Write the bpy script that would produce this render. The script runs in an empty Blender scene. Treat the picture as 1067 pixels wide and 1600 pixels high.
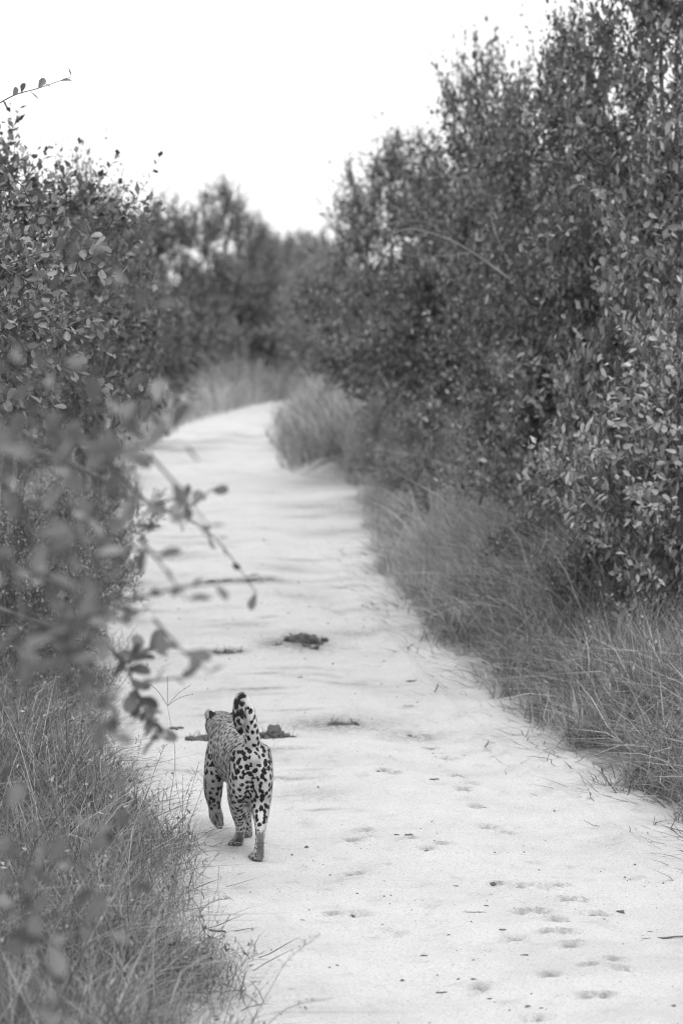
import bpy, bmesh, math, random
import numpy as np
from mathutils import Vector, Matrix, Euler, kdtree

S = bpy.context.scene
C = S.collection
PI = math.pi
R = math.radians

# ------------------------------------------------------------------ camera
CAM_H, FPX, PITCH = 2.9, 6667.0, math.atan(510 / 6667.0)
cam = bpy.data.cameras.new("camera")
cam.sensor_fit = 'VERTICAL'
cam.sensor_height = 36.0
cam.lens = 150.0
cam.clip_start = 0.5
cam.clip_end = 4000.0
cam.dof.use_dof = True
cam.dof.focus_distance = 18.45
cam.dof.aperture_fstop = 4.0
cam_ob = bpy.data.objects.new("camera", cam)
C.objects.link(cam_ob)
cam_ob.location = (0, 0, CAM_H)
cam_ob.rotation_euler = (PI / 2 - PITCH, 0, 0)
S.camera = cam_ob

# ------------------------------------------------------------------ sky, sun, exposure
CLOUD = 7.2
SUN_EL, SUN_AZ = R(66), R(160)          # azimuth clockwise from +Y
world = bpy.data.worlds.new("World")
S.world = world
world.use_nodes = True
wn = world.node_tree
wn.nodes.clear()
sky = wn.nodes.new("ShaderNodeTexSky")
sky.sky_type = 'NISHITA'
sky.sun_disc = False
sky.sun_elevation = SUN_EL
sky.sun_rotation = SUN_AZ
sky.air_density = 1.6
sky.dust_density = 6.0
sky.ozone_density = 1.0
tobw = wn.nodes.new("ShaderNodeRGBToBW")   # the photograph is black and white: a grey, overcast sky
bg = wn.nodes.new("ShaderNodeBackground")
bg.inputs['Strength'].default_value = 0.14
wo = wn.nodes.new("ShaderNodeOutputWorld")
wn.links.new(sky.outputs[0], tobw.inputs[0])
cloud = wn.nodes.new("ShaderNodeMix")          # even cloud cover over the clear-sky gradient
cloud.data_type = 'FLOAT'
cloud.inputs[0].default_value = 0.90
cloud.inputs[3].default_value = CLOUD
wn.links.new(tobw.outputs[0], cloud.inputs[2])
wn.links.new(cloud.outputs[0], bg.inputs['Color'])
wn.links.new(bg.outputs[0], wo.inputs[0])

sun = bpy.data.lights.new("sun", 'SUN')
sun.energy = 1.4
sun.angle = R(22)
sun.color = (1, 1, 1)
sun_ob = bpy.data.objects.new("sun", sun)
C.objects.link(sun_ob)
sd = Vector((math.sin(SUN_AZ) * math.cos(SUN_EL), math.cos(SUN_AZ) * math.cos(SUN_EL), math.sin(SUN_EL)))
sun_ob.rotation_euler = sd.to_track_quat('Z', 'Y').to_euler()
sun_ob.location = sd * 60

S.view_settings.view_transform = 'Standard'
S.view_settings.look = 'None'
S.view_settings.gamma = 1.0
S.view_settings.use_curve_mapping = False
S.view_settings.exposure = 0.47
S.render.engine = 'CYCLES'
S.cycles.max_bounces = 6
S.cycles.diffuse_bounces = 3
S.cycles.glossy_bounces = 2
S.cycles.transmission_bounces = 3
S.cycles.transparent_max_bounces = 8
S.cycles.use_denoising = True
S.cycles.pixel_filter_type = 'BLACKMAN_HARRIS'
S.cycles.filter_width = 1.1
S.cycles.caustics_reflective = False
S.cycles.caustics_refractive = False

# ------------------------------------------------------------------ helpers
_f = Vector((0, math.cos(PITCH), -math.sin(PITCH)))
_u = Vector((0, math.sin(PITCH), math.cos(PITCH)))


def at(px, py, Y):
    """a point of the place seen at (px, py) of the 1067 x 1600 photograph, Y metres down the track"""
    d = _f + Vector((1, 0, 0)) * ((px - 533.5) / FPX) + _u * ((800 - py) / FPX)
    return Vector((0, 0, CAM_H)) + d * (Y / d.y)


def ground_at(px, py):
    d = _f + Vector((1, 0, 0)) * ((px - 533.5) / FPX) + _u * ((800 - py) / FPX)
    return Vector((0, 0, CAM_H)) + d * (-CAM_H / d.z)


def mesh_from(name, verts, faces_flat, nper, mat=None, smooth=False):
    """verts (n,3), faces_flat: list of (array of indices (k,nper)) blocks"""
    me = bpy.data.meshes.new(name)
    verts = np.asarray(verts, dtype=np.float32)
    blocks = [(np.asarray(b, dtype=np.int32), n) for b, n in zip(faces_flat, nper) if len(b)]
    nl = sum(b.size for b, n in blocks)
    nf = sum(len(b) for b, n in blocks)
    me.vertices.add(len(verts))
    me.vertices.foreach_set("co", verts.ravel())
    me.loops.add(nl)
    me.loops.foreach_set("vertex_index", np.concatenate([b.ravel() for b, n in blocks]))
    me.polygons.add(nf)
    tot = np.concatenate([np.full(len(b), n, dtype=np.int32) for b, n in blocks])
    st = np.concatenate([[0], np.cumsum(tot)[:-1]]).astype(np.int32)
    me.polygons.foreach_set("loop_start", st)
    if smooth:
        me.polygons.foreach_set("use_smooth", np.ones(nf, dtype=bool))
    me.update(calc_edges=True)
    me.validate()
    if mat:
        for m in (mat if isinstance(mat, (list, tuple)) else [mat]):
            me.materials.append(m)
    return me


def link(name, me, parent=None):
    o = bpy.data.objects.new(name, me)
    C.objects.link(o)
    if parent:
        o.parent = parent
    return o


_ON = 'zeroth first second third fourth fifth sixth seventh eighth ninth tenth eleventh twelfth thirteenth fourteenth fifteenth sixteenth seventeenth eighteenth nineteenth'.split()
_TN = {2: ('twenty', 'twentieth'), 3: ('thirty', 'thirtieth'), 4: ('forty', 'fortieth'), 5: ('fifty', 'fiftieth')}


def ordinal(n):
    if n < 20: return _ON[n]
    a, b = divmod(n, 10)
    return _TN[a][1] if b == 0 else _TN[a][0] + '-' + _ON[b]


def tag(o, label=None, cat=None, group=None, kind=None):
    if label: o['label'] = label
    if cat: o['category'] = cat
    if group: o['group'] = group
    if kind: o['kind'] = kind
    return o


def thing(name, label, cat, loc=(0, 0, 0), rz=0.0, group=None):
    o = bpy.data.objects.new(name, None)
    o.empty_display_size = 0.2
    C.objects.link(o)
    o.location = loc
    o.rotation_euler = (0, 0, rz)
    return tag(o, label, cat, group)


def nrm(a):
    return a / np.maximum(np.linalg.norm(a, axis=-1, keepdims=True), 1e-9)


def vnoise(x, y, seed, scale=1.0, octs=4):
    """smooth sum-of-sines noise, about -1..1"""
    rg = np.random.default_rng(seed)
    out = np.zeros_like(np.asarray(x, dtype=float))
    amp, tot = 1.0, 0.0
    fr = scale
    for k in range(octs):
        for j in range(3):
            a = rg.uniform(0, 2 * PI)
            f = fr * rg.uniform(0.7, 1.4)
            out = out + amp * np.sin((x * math.cos(a) + y * math.sin(a)) * f + rg.uniform(0, 6.28) +
                                     1.3 * np.sin((x * math.sin(a) - y * math.cos(a)) * f * 0.7 + rg.uniform(0, 6.28)))
        tot += amp * 1.7
        amp *= 0.55
        fr *= 2.1
    return out / tot


def tubes(P, r, sides=4):
    """P (n,k,3) polylines, r (n,k) radii -> verts, quads"""
    n, k, _ = P.shape
    T = np.empty_like(P)
    T[:, 1:-1] = P[:, 2:] - P[:, :-2]
    T[:, 0] = P[:, 1] - P[:, 0]
    T[:, -1] = P[:, -1] - P[:, -2]
    T = nrm(T)
    ref = np.where(np.abs(T[:, :1, 2:3]) > 0.8, np.array([[[1.0, 0, 0]]]), np.array([[[0, 0, 1.0]]]))
    A = nrm(np.cross(T, np.broadcast_to(ref, T.shape)))
    B = np.cross(T, A)
    ang = np.arange(sides) * 2 * PI / sides
    V = P[:, :, None] + r[:, :, None, None] * (A[:, :, None] * np.cos(ang)[None, None, :, None] + B[:, :, None] * np.sin(ang)[None, None, :, None])
    idx = np.arange(n * k * sides).reshape(n, k, sides)
    a = idx[:, :-1]
    b = idx[:, 1:]
    F = np.stack([a, np.roll(a, -1, axis=2), np.roll(b, -1, axis=2), b], axis=-1).reshape(-1, 4)
    return V.reshape(-1, 3), F


class Acc:
    """collects verts / tris / quads with a material index"""
    def __init__(self):
        self.v, self.q, self.t, self.n = [], [], [], 0

    def add(self, V, Q=None, T=None):
        V = np.asarray(V).reshape(-1, 3)
        if Q is not None and len(Q): self.q.append(np.asarray(Q) + self.n)
        if T is not None and len(T): self.t.append(np.asarray(T) + self.n)
        self.v.append(V)
        self.n += len(V)

    def mesh(self, name, mat, smooth=False):
        bl, nn = [], []
        if self.q: bl.append(np.concatenate(self.q)); nn.append(4)
        if self.t: bl.append(np.concatenate(self.t)); nn.append(3)
        return mesh_from(name, np.concatenate(self.v), bl, nn, mat, smooth)


# ------------------------------------------------------------------ materials (all neutral greys)
def mat_new(name):
    m = bpy.data.materials.new(name)
    m.use_nodes = True
    nt = m.node_tree
    b = nt.nodes["Principled BSDF"]
    return m, nt, b


def N(nt, typ, **kw):
    n = nt.nodes.new(typ)
    for k, v in kw.items():
        setattr(n, k, v)
    return n


def ramp(nt, src, stops, interp='LINEAR'):
    r = N(nt, "ShaderNodeValToRGB")
    r.color_ramp.interpolation = interp
    e = r.color_ramp.elements
    while len(e) < len(stops):
        e.new(0.5)
    for el, (p, v) in zip(e, stops):
        el.position = p
        el.color = (v, v, v, 1)
    nt.links.new(src, r.inputs[0])
    return r.outputs[0]


def noise(nt, scale, detail=4, rough=0.6, coord=None, dist=0.0):
    n = N(nt, "ShaderNodeTexNoise")
    n.inputs['Scale'].default_value = scale
    n.inputs['Detail'].default_value = detail
    n.inputs['Roughness'].default_value = rough
    n.inputs['Distortion'].default_value = dist
    if coord is not None:
        nt.links.new(coord, n.inputs['Vector'])
    return n.outputs['Fac']


def math_n(nt, op, a, b=None, c=None):
    n = N(nt, "ShaderNodeMath", operation=op)
    for i, x in enumerate((a, b, c)):
        if x is None: continue
        if isinstance(x, (int, float)): n.inputs[i].default_value = x
        else: nt.links.new(x, n.inputs[i])
    return n.outputs[0]


def mixv(nt, fac, a, b):
    n = N(nt, "ShaderNodeMix", data_type='FLOAT')
    for i, x in ((0, fac), (2, a), (3, b)):
        if isinstance(x, (int, float)): n.inputs[i].default_value = x
        else: nt.links.new(x, n.inputs[i])
    return n.outputs[0]


def leaf_mat(name, lo, hi, rough=0.45, trans=0.25, per_object=False, spec=0.4):
    m, nt, b = mat_new(name)
    if per_object:
        src = N(nt, "ShaderNodeObjectInfo").outputs['Random']
    else:
        src = N(nt, "ShaderNodeNewGeometry").outputs['Random Per Island']
    col = ramp(nt, src, [(0.0, lo), (0.65, lo * .55 + hi * .45), (1.0, hi)])
    nt.links.new(col, b.inputs['Base Color'])
    b.inputs['Roughness'].default_value = rough
    b.inputs['Specular IOR Level'].default_value = spec
    tr = N(nt, "ShaderNodeBsdfTranslucent")
    nt.links.new(col, tr.inputs['Color'])
    mx = N(nt, "ShaderNodeMixShader")
    mx.inputs[0].default_value = trans
    out = nt.nodes["Material Output"]
    nt.links.new(b.outputs[0], mx.inputs[1])
    nt.links.new(tr.outputs[0], mx.inputs[2])
    nt.links.new(mx.outputs[0], out.inputs['Surface'])
    return m


M = {}
M['leaf_dark'] = leaf_mat('dark_leaf', 0.05, 0.32, trans=0.2)
M['leaf_mid'] = leaf_mat('mid_leaf', 0.07, 0.40, trans=0.2)
M['leaf_pale'] = leaf_mat('pale_leaf', 0.11, 0.55, rough=0.35, trans=0.2)
M['leaf_far'] = leaf_mat('far_leaf', 0.17, 0.42, trans=0.25)  # distance haze is put into this leaf colour; pale verge shrubs share it
M['leaf_one'] = leaf_mat('single_leaf', 0.10, 0.28, rough=0.4, per_object=True)
M['leaf_one_pale'] = leaf_mat('single_pale_leaf', 0.20, 0.45, rough=0.4, per_object=True)
M['leaf_front'] = leaf_mat('front_leaf', 0.09, 0.27, rough=0.5, per_object=True)
M['grass'] = leaf_mat('grass_blade', 0.06, 0.42, rough=0.5, trans=0.3)
M['grass_coarse'] = leaf_mat('coarse_grass_blade', 0.10, 0.58, rough=0.5, trans=0.4)
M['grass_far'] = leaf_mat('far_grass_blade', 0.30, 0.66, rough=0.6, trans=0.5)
M['grass_dry'] = leaf_mat('dry_grass', 0.10, 0.30, rough=0.7, trans=0.1)
M['runner'] = leaf_mat('grass_runner', 0.05, 0.20, rough=0.8, trans=0.0)


def bark_mat(name, lo, hi):
    m, nt, b = mat_new(name)
    tc = N(nt, "ShaderNodeTexCoord").outputs['Object']
    f = noise(nt, 30, 6, 0.7, tc)
    nt.links.new(ramp(nt, f, [(0.3, lo), (0.7, hi)]), b.inputs['Base Color'])
    b.inputs['Roughness'].default_value = 0.85
    bp = N(nt, "ShaderNodeBump")
    bp.inputs['Strength'].default_value = 0.5
    bp.inputs['Distance'].default_value = 0.01
    nt.links.new(f, bp.inputs['Height'])
    nt.links.new(bp.outputs[0], b.inputs['Normal'])
    return m


M['bark'] = bark_mat('grey_bark', 0.06, 0.17)
M['bark_pale'] = bark_mat('pale_dead_wood', 0.22, 0.45)
M['bark_mid'] = bark_mat('weathered_branch', 0.14, 0.30)
M['twig'] = bark_mat('twig_bark', 0.05, 0.12)
M['dung'] = bark_mat('dung', 0.035, 0.15)
M['clod'] = bark_mat('damp_soil_clod', 0.05, 0.16)
# ------------------------------------------------------------------ the track and the ground
LE = np.array([(4, .25), (12, -.12), (14.8, -.30), (18.3, -.70), (21, -1.05), (23.9, -1.33), (27.2, -1.50), (31.7, -1.70), (37.9, -1.89), (41.6, -2.05),
               (47.2, -2.11), (50.9, -1.86), (53.7, -1.55), (56.9, -.96), (59, -.2), (61, 1.0), (64, 3.4), (66, 6)])
RE = np.array([(4, 2.9), (12, 2.3), (14.8, 2.02), (18.6, 1.49), (21.2, 1.07), (23.9, .76), (27.2, .46), (31.7, .18), (37.9, .05), (41.5, .0),
               (42.6, -.45), (44, -.62), (47.2, -.76), (52.2, -.80), (55.2, -.50), (57.7, -.15), (59, .5), (61, 2.6), (63, 5.5), (66, 9)])


def left_edge(y): return np.interp(y, LE[:, 0], LE[:, 1])
def right_edge(y): return np.interp(y, RE[:, 0], RE[:, 1])


def sstep(a, b, x):
    t = np.clip((x - a) / (b - a), 0, 1)
    return t * t * (3 - 2 * t)


def fall(y):                                  # the ground crests beyond the bend and falls away
    t = np.maximum(y - 72, 0)
    return -0.04 * t * t / (t + 30)


def outside(x, y):
    """metres outside the track, negative on it"""
    return np.maximum(left_edge(y) - x, x - right_edge(y))


def ground_z(x, y):
    o = outside(x, y)
    bank = sstep(-0.25, 0.9, o) * 0.16 - 0.06
    bank = bank + np.where(o > -0.3, 0.025 * vnoise(x, y, 5, 5.0, 3) + 0.04 * vnoise(x, y, 6, 0.9, 2), 0.0) * sstep(-.3, .3, o)
    bank = bank + 0.26 * sstep(.35, 2.2, x - right_edge(y)) * sstep(20, 27, y) * sstep(52, 42, y)
    bank = bank + 0.10 * np.exp(-((y - 43.2) / 0.9) ** 2) * sstep(-0.1, 0.3, x - right_edge(y)) * (np.abs(x) < 3)
    return bank + fall(y)


def grid_mesh(name, xs, ys, zf, mat):
    X, Y = np.meshgrid(xs, ys)
    V = np.stack([X, Y, zf(X, Y)], -1).reshape(-1, 3)
    nx, ny = len(xs), len(ys)
    i = np.arange(nx * ny).reshape(ny, nx)
    F = np.stack([i[:-1, :-1], i[:-1, 1:], i[1:, 1:], i[1:, :-1]], -1).reshape(-1, 4)
    return mesh_from(name, V, [F], [4], mat, True)


m, nt, b = mat_new('verge_soil')
tc = N(nt, "ShaderNodeTexCoord").outputs['Object']
f1 = noise(nt, 1.6, 6, 0.65, tc)
f2 = noise(nt, 22, 6, 0.7, tc)
f3 = math_n(nt, 'ADD', math_n(nt, 'MULTIPLY', f1, 0.55), math_n(nt, 'MULTIPLY', f2, 0.45))
sandy = N(nt, "ShaderNodeAttribute", attribute_name='sandy').outputs['Fac']
f4 = math_n(nt, 'ADD', f3, math_n(nt, 'MULTIPLY', sandy, 0.24))
nt.links.new(ramp(nt, f4, [(0.38, 0.06), (0.52, 0.15), (0.62, 0.34), (0.72, 0.48)]), b.inputs['Base Color'])
b.inputs['Roughness'].default_value = 0.95
bp = N(nt, "ShaderNodeBump")
bp.inputs['Distance'].default_value = 0.03
nt.links.new(f2, bp.inputs['Height'])
nt.links.new(bp.outputs[0], b.inputs['Normal'])
M['soil'] = m

xs = np.concatenate([-np.geomspace(110, 4.5, 26), np.arange(-4.3, 5.01, 0.11), np.geomspace(5.2, 110, 26)])
ys = np.concatenate([[-35, -20, -5, 2], np.arange(6, 66, 0.11), np.geomspace(66.2, 255, 30)])
gme = grid_mesh('ground', xs, ys, ground_z, M['soil'])
gx, gy = [q.ravel() for q in np.meshgrid(xs, ys)]
ga = gme.attributes.new('sandy', 'FLOAT', 'POINT')
ga.data.foreach_set('value', sstep(0.55, 0.0, outside(gx, gy)).astype(np.float32))
ground = link('ground', gme)
tag(ground, 'sandy ground with leaf litter under the bushes on both sides of the track', kind='structure')

# --- sand of the track: pits and mounds are real relief, damp stains belong to the sand
PRINTS = [(778, 1384), (838, 1385), (812, 1388), (876, 1382), (905, 1405), (886, 1404), (920, 1426), (820, 1427), (850, 1428), (868, 1440), (938, 1428), (855, 1458),
          (884, 1459), (804, 1468), (890, 1479), (962, 1502), (922, 1511), (975, 1517), (860, 1525), (920, 1558), (945, 1560), (750, 1542), (838, 1590),
          (640, 1312), (667, 1329), (745, 1258), (795, 1299), (760, 1292), (690, 1322), (566, 1298), (548, 1312), (590, 1140), (672, 1165), (650, 1140),
          (600, 1208), (615, 1212), (715, 1210), (735, 1222), (725, 1232), (553, 1362), (520, 1425), (560, 1426), (700, 1180), (640, 1100)]
_rp = np.random.default_rng(3)
PRINTS += [(float(_rp.uniform(330, 960)), float(_rp.uniform(1010, 1590))) for _ in range(24)]
PR = [ground_at(px, py) for px, py in PRINTS]
STAIN = [  # px, py, half width px, half height px, strength
    (472, 1004, 42, 13, 1.0), (355, 1016, 32, 5, .8), (395, 907, 55, 5, .8), (225, 822, 22, 5, .8), (345, 908, 30, 4, .7),
    (520, 1132, 75, 12, .55), (640, 1145, 60, 10, .35), (430, 1005, 30, 8, .6), (560, 985, 60, 6, .3), (380, 975, 40, 5, .35),
    (450, 888, 40, 6, .25), (470, 930, 50, 5, .3), (360, 975, 40, 5, .3), (300, 700, 60, 4, .25), (340, 690, 60, 4, .3), (390, 680, 40, 3, .3),
    (300, 720, 50, 3, .2), (500, 830, 40, 6, .2), (590, 1125, 60, 8, .25), (495, 1235, 60, 10, .2), (655, 1145, 28, 7, .5)]
STAIN += [(float(_rp.uniform(220, 620)), float(py), float(_rp.uniform(12, 60)), float(_rp.uniform(1.0, 2.8)), float(_rp.uniform(.15, .5))) for py in _rp.uniform(760, 1280, 46)]


def road_z(x, y):
    L, Rr = left_edge(y), right_edge(y)
    u = (x - L) / (Rr - L)
    z = 0.007 * sstep(38, 18, y) * vnoise(x, y, 11, 2.2, 3) + 0.0045 * sstep(38, 18, y) * vnoise(x, y, 12, 16, 3)
    z = z - 0.022 * np.exp(-((u - 0.80) / 0.13) ** 2) - 0.02 * np.exp(-((u - 0.24) / 0.13) ** 2)     # wheel ruts
    for uu, am in ((.86, .006), (.74, .008), (.70, .005), (.33, .008), (.20, .007), (.13, .006)):      # tyre edges
        z = z + am * sstep(40, 26, y) * np.exp(-((u - uu - .008 * np.sin(y * 1.3 + uu * 9)) / 0.008) ** 2)
    z = z + 0.028 * sstep(36, 24, y) * np.exp(-((u - 0.915) / 0.022) ** 2) + 0.010 * np.exp(-((u - 0.60) / 0.05) ** 2)     # sand pushed out of the rut
    for k, p in enumerate(PR):
        q = 1.0 if k < 44 else .55
        rx, ry = 0.034 + 0.016 * ((k * 7) % 5) / 5, 0.040 + 0.025 * ((k * 3) % 4) / 4
        d2 = ((x - p.x) / (rx * q)) ** 2 + ((y - p.y) / (ry * q)) ** 2
        z = z - q * 0.022 * np.exp(-d2 ** 2) + 0.010 * np.exp(-(np.sqrt(d2) - 1.5) ** 2 / 0.12)
    o = np.maximum(L - x, x - Rr)
    z = z + np.where(o > 0, -0.35 * o * o, 0.0)
    return z + fall(y)


rows = np.concatenate([np.arange(5, 12, 0.1), np.arange(12, 32, 0.03), np.arange(32, 65.5, 0.08)])
us = np.linspace(-0.28, 1.24, 96)
UU, YY = np.meshgrid(us, rows)
XX = left_edge(YY) + UU * (right_edge(YY) - left_edge(YY))
ZZ = road_z(XX, YY)
i = np.arange(len(us) * len(rows)).reshape(len(rows), len(us))
F = np.stack([i[:-1, :-1], i[:-1, 1:], i[1:, 1:], i[1:, :-1]], -1).reshape(-1, 4)

m, nt, b = mat_new('pale_sand')
geo = N(nt, "ShaderNodeTexCoord").outputs['Object']
sc = N(nt, "ShaderNodeMapping")
sc.inputs['Scale'].default_value = (1, 0.55, 1)
nt.links.new(geo, sc.inputs['Vector'])
big = noise(nt, 1.1, 5, 0.6, geo)
mid = noise(nt, 7.0, 6, 0.65, sc.outputs[0], 0.4)
fine = noise(nt, 90, 5, 0.75, geo)
grit = noise(nt, 420, 2, 0.6, geo)
att = N(nt, "ShaderNodeAttribute", attribute_name='damp').outputs['Fac']
basec = ramp(nt, big, [(0.32, 0.49), (0.5, 0.57), (0.7, 0.60)])
c1 = math_n(nt, 'MULTIPLY', basec, ramp(nt, mid, [(0.30, 0.82), (0.42, 0.98), (0.6, 1.02)]))
c2 = math_n(nt, 'MULTIPLY', c1, ramp(nt, fine, [(0.36, 0.62), (0.46, 0.98), (0.6, 1.05)]))
c3 = math_n(nt, 'MULTIPLY', c2, ramp(nt, grit, [(0.34, 0.62), (0.47, 1.0)]))
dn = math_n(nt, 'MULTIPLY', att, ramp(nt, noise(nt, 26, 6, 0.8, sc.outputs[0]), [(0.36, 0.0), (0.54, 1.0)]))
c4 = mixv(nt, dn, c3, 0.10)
nt.links.new(c4, b.inputs['Base Color'])
b.inputs['Roughness'].default_value = 0.9
b.inputs['Specular IOR Level'].default_value = 0.2
hh = math_n(nt, 'ADD', math_n(nt, 'MULTIPLY', mid, 0.5), math_n(nt, 'ADD', math_n(nt, 'MULTIPLY', fine, 0.35), math_n(nt, 'MULTIPLY', grit, 0.06)))
bp = N(nt, "ShaderNodeBump")
bp.inputs['Distance'].default_value = 0.03
bp.inputs['Strength'].default_value = 0.8
nt.links.new(hh, bp.inputs['Height'])
nt.links.new(bp.outputs[0], b.inputs['Normal'])
M['sand'] = m
V = np.stack([XX, YY, ZZ], -1).reshape(-1, 3)
me = mesh_from('dirt_road', V, [F], [4], M['sand'], True)
damp = np.zeros(len(V))
for px, py, wx, hy, st in STAIN:
    c = ground_at(px, py)
    rx = wx / FPX * c.y
    ry = abs(ground_at(px, py - hy).y - c.y)
    d2 = ((V[:, 0] - c.x) / rx) ** 2 + ((V[:, 1] - c.y) / ry) ** 2
    damp = np.maximum(damp, np.minimum(1.15, 1.5 * st) * np.exp(-d2 * .9))
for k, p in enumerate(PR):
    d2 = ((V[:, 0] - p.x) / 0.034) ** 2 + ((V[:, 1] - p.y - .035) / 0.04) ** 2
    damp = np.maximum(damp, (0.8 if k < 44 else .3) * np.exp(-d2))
a = me.attributes.new('damp', 'FLOAT', 'POINT')
a.data.foreach_set('value', damp.astype(np.float32))
road = link('dirt_road', me)
tag(road, 'pale sandy track with faint wheel ruts and animal prints bending away between bushes', kind='structure')


def surf_z(x, y):
    """top of sand or soil, whichever is higher"""
    x, y = np.asarray(x, float), np.asarray(y, float)
    o = outside(x, y)
    w = right_edge(y) - left_edge(y)
    return np.where(o < 0.22 * w, np.maximum(road_z(x, y), ground_z(x, y)), ground_z(x, y))
# ------------------------------------------------------------------ the leopard
def catmull(K, n):
    K = np.asarray(K, float)
    K = np.vstack([2 * K[0] - K[1], K, 2 * K[-1] - K[-2]])
    out = []
    for i in range(1, len(K) - 2):
        t = np.linspace(0, 1, n, endpoint=False)[:, None]
        p0, p1, p2, p3 = K[i - 1], K[i], K[i + 1], K[i + 2]
        out.append(0.5 * (2 * p1 + (p2 - p0) * t + (2 * p0 - 5 * p1 + 4 * p2 - p3) * t ** 2 + (3 * p1 - p0 - 3 * p2 + p3) * t ** 3))
    out.append(K[-2][None])
    return np.concatenate(out)


def loft(acc, K, sides=22, n=6, side=(1, 0, 0)):
    """K rows: x, y, z, radius across, radius fore-aft"""
    D = catmull(K, n)
    P, ra, rb = D[:, :3], np.maximum(D[:, 3], .004), np.maximum(D[:, 4], .004)
    T = nrm(np.gradient(P, axis=0))
    A = np.array(side, float)[None] - T * (T @ np.array(side, float))[:, None]
    A = nrm(A)
    B = np.cross(T, A)
    # round ends
    capS = [(-0.55 * k, math.sqrt(max(0, 1 - k * k))) for k in (0.95, 0.75, 0.4)]
    rings = []
    for o, s in capS:
        rr = min(ra[0], rb[0])
        rings.append((P[0] + T[0] * o * rr * 1.6, A[0], B[0], ra[0] * s, rb[0] * s))
    for q in range(len(P)):
        rings.append((P[q], A[q], B[q], ra[q], rb[q]))
    for o, s in reversed(capS):
        rr = min(ra[-1], rb[-1])
        rings.append((P[-1] - T[-1] * o * rr * 1.6, A[-1], B[-1], ra[-1] * s, rb[-1] * s))
    an = np.arange(sides) * 2 * PI / sides
    V = np.concatenate([c[None] + np.cos(an)[:, None] * a[None] * r1 + np.sin(an)[:, None] * bb[None] * r2 for c, a, bb, r1, r2 in rings])
    nr = len(rings)
    idx = np.arange(nr * sides).reshape(nr, sides)
    Q = np.stack([idx[:-1], np.roll(idx[:-1], -1, 1), np.roll(idx[1:], -1, 1), idx[1:]], -1).reshape(-1, 4)
    V = np.vstack([V, rings[0][0][None], rings[-1][0][None]])
    T1 = np.stack([np.roll(idx[0], -1), idx[0], np.full(sides, nr * sides)], -1)
    T2 = np.stack([idx[-1], np.roll(idx[-1], -1), np.full(sides, nr * sides + 1)], -1)
    acc.add(V, Q, np.vstack([T1, T2]))


body = Acc()
TORSO = [(.004, -.100, .462, .034, .038), (.004, -.072, .452, .066, .066), (.003, -.01, .436, .088, .094), (.0, .10, .424, .090, .108),
         (-.003, .22, .410, .092, .118), (-.006, .36, .405, .100, .134), (-.010, .50, .412, .100, .140), (-.012, .60, .428, .095, .130),
         (-.016, .70, .455, .090, .102), (-.022, .80, .472, .078, .078), (-.025, .87, .480, .073, .068), (-.026, .93, .478, .068, .064), (-.016, .99, .462, .046, .046), (-.016, 1.035, .455, .032, .032)]
loft(body, TORSO, 28, 6)
HIP_R = [(.046, -.005, .475, .046, .085), (.049, -.012, .40, .0490, .105), (.050, -.005, .33, .0470, .098), (.046, .0, .275, .0465, .080), (.044, -.02, .228, .0410, .058),
         (.039, -.060, .186, .0305, .038), (.035, -.086, .155, .0250, .027), (.032, -.092, .11, .0225, .0225), (.030, -.088, .065, .024, .024), (.027, -.070, .038, .029, .028), (.024, -.035, .027, .033, .024), (.022, -.005, .023, .031, .019)]
HIP_L = [(-.044, .0, .475, .046, .085), (-.047, .01, .40, .049, .105), (-.048, .05, .335, .047, .100), (-.042, .105, .27, .045, .078), (-.031, .155, .21, .040, .056),
         (-.021, .193, .158, .0315, .037), (-.016, .21, .12, .0245, .027), (-.015, .245, .085, .023, .023), (-.017, .285, .052, .026, .025), (-.022, .325, .030, .034, .025), (-.026, .36, .024, .032, .019)]
FORE_R = [(.055, .58, .47, .045, .08), (.062, .56, .39, .045, .075), (.063, .52, .30, .040, .055), (.060, .54, .23, .031, .038), (.057, .57, .15, .025, .027),
          (.056, .585, .10, .023, .024), (.056, .595, .055, .026, .027), (.056, .625, .028, .032, .025), (.056, .655, .023, .030, .019)]
FORE_L = [(-.066, .58, .47, .045, .08), (-.084, .57, .39, .048, .075), (-.096, .55, .31, .046, .060), (-.100, .545, .25, .044, .050), (-.098, .555, .205, .039, .040), (-.093, .575, .172, .031, .031),
          (-.090, .580, .147, .029, .027), (-.086, .570, .122, .0345, .025), (-.080, .555, .097, .0315, .022), (-.074, .545, .075, .021, .016)]
INNER = [(.0, -.035, .44, .040, .055), (.0, -.01, .37, .036, .060), (.0, .03, .31, .028, .050), (.002, .05, .265, .018, .030)]
for K in (HIP_R, HIP_L, FORE_R, FORE_L, INNER):
    loft(body, K, 20, 6)
# toes: four bumps on each paw
for (tx, ty, tz), sgn in (((.022, .015, .018), 1), ((-.026, .378, .018), 1), ((.056, .672, .018), 1)):
    for k, dx in enumerate((-.026, -.009, .009, .026)):
        yy = ty - (0.008 if k in (0, 3) else 0)
        loft(body, [(tx + dx * .9, yy - .03, tz + .004, .011, .013), (tx + dx, yy, tz - .003, .0115, .0125), (tx + dx, yy + .012, tz - .007, .009, .009)], 10, 3)
for k, (dx, dz) in enumerate(((-.021, .012), (-.008, .001), (.005, .0), (.017, .010))):       # folded left forepaw
    loft(body, [(-.080 + dx * .8, .555, .096 + dz, .010, .012), (-.074 + dx * .9, .542, .074 + dz, .0098, .0115), (-.071 + dx * .75, .539, .061 + dz, .0070, .008)], 10, 3)
loft(body, [(-.084, .555, .122, .012, .010), (-.081, .545, .104, .017, .012), (-.079, .541, .094, .013, .009)], 12, 3)   # palm pad
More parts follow.
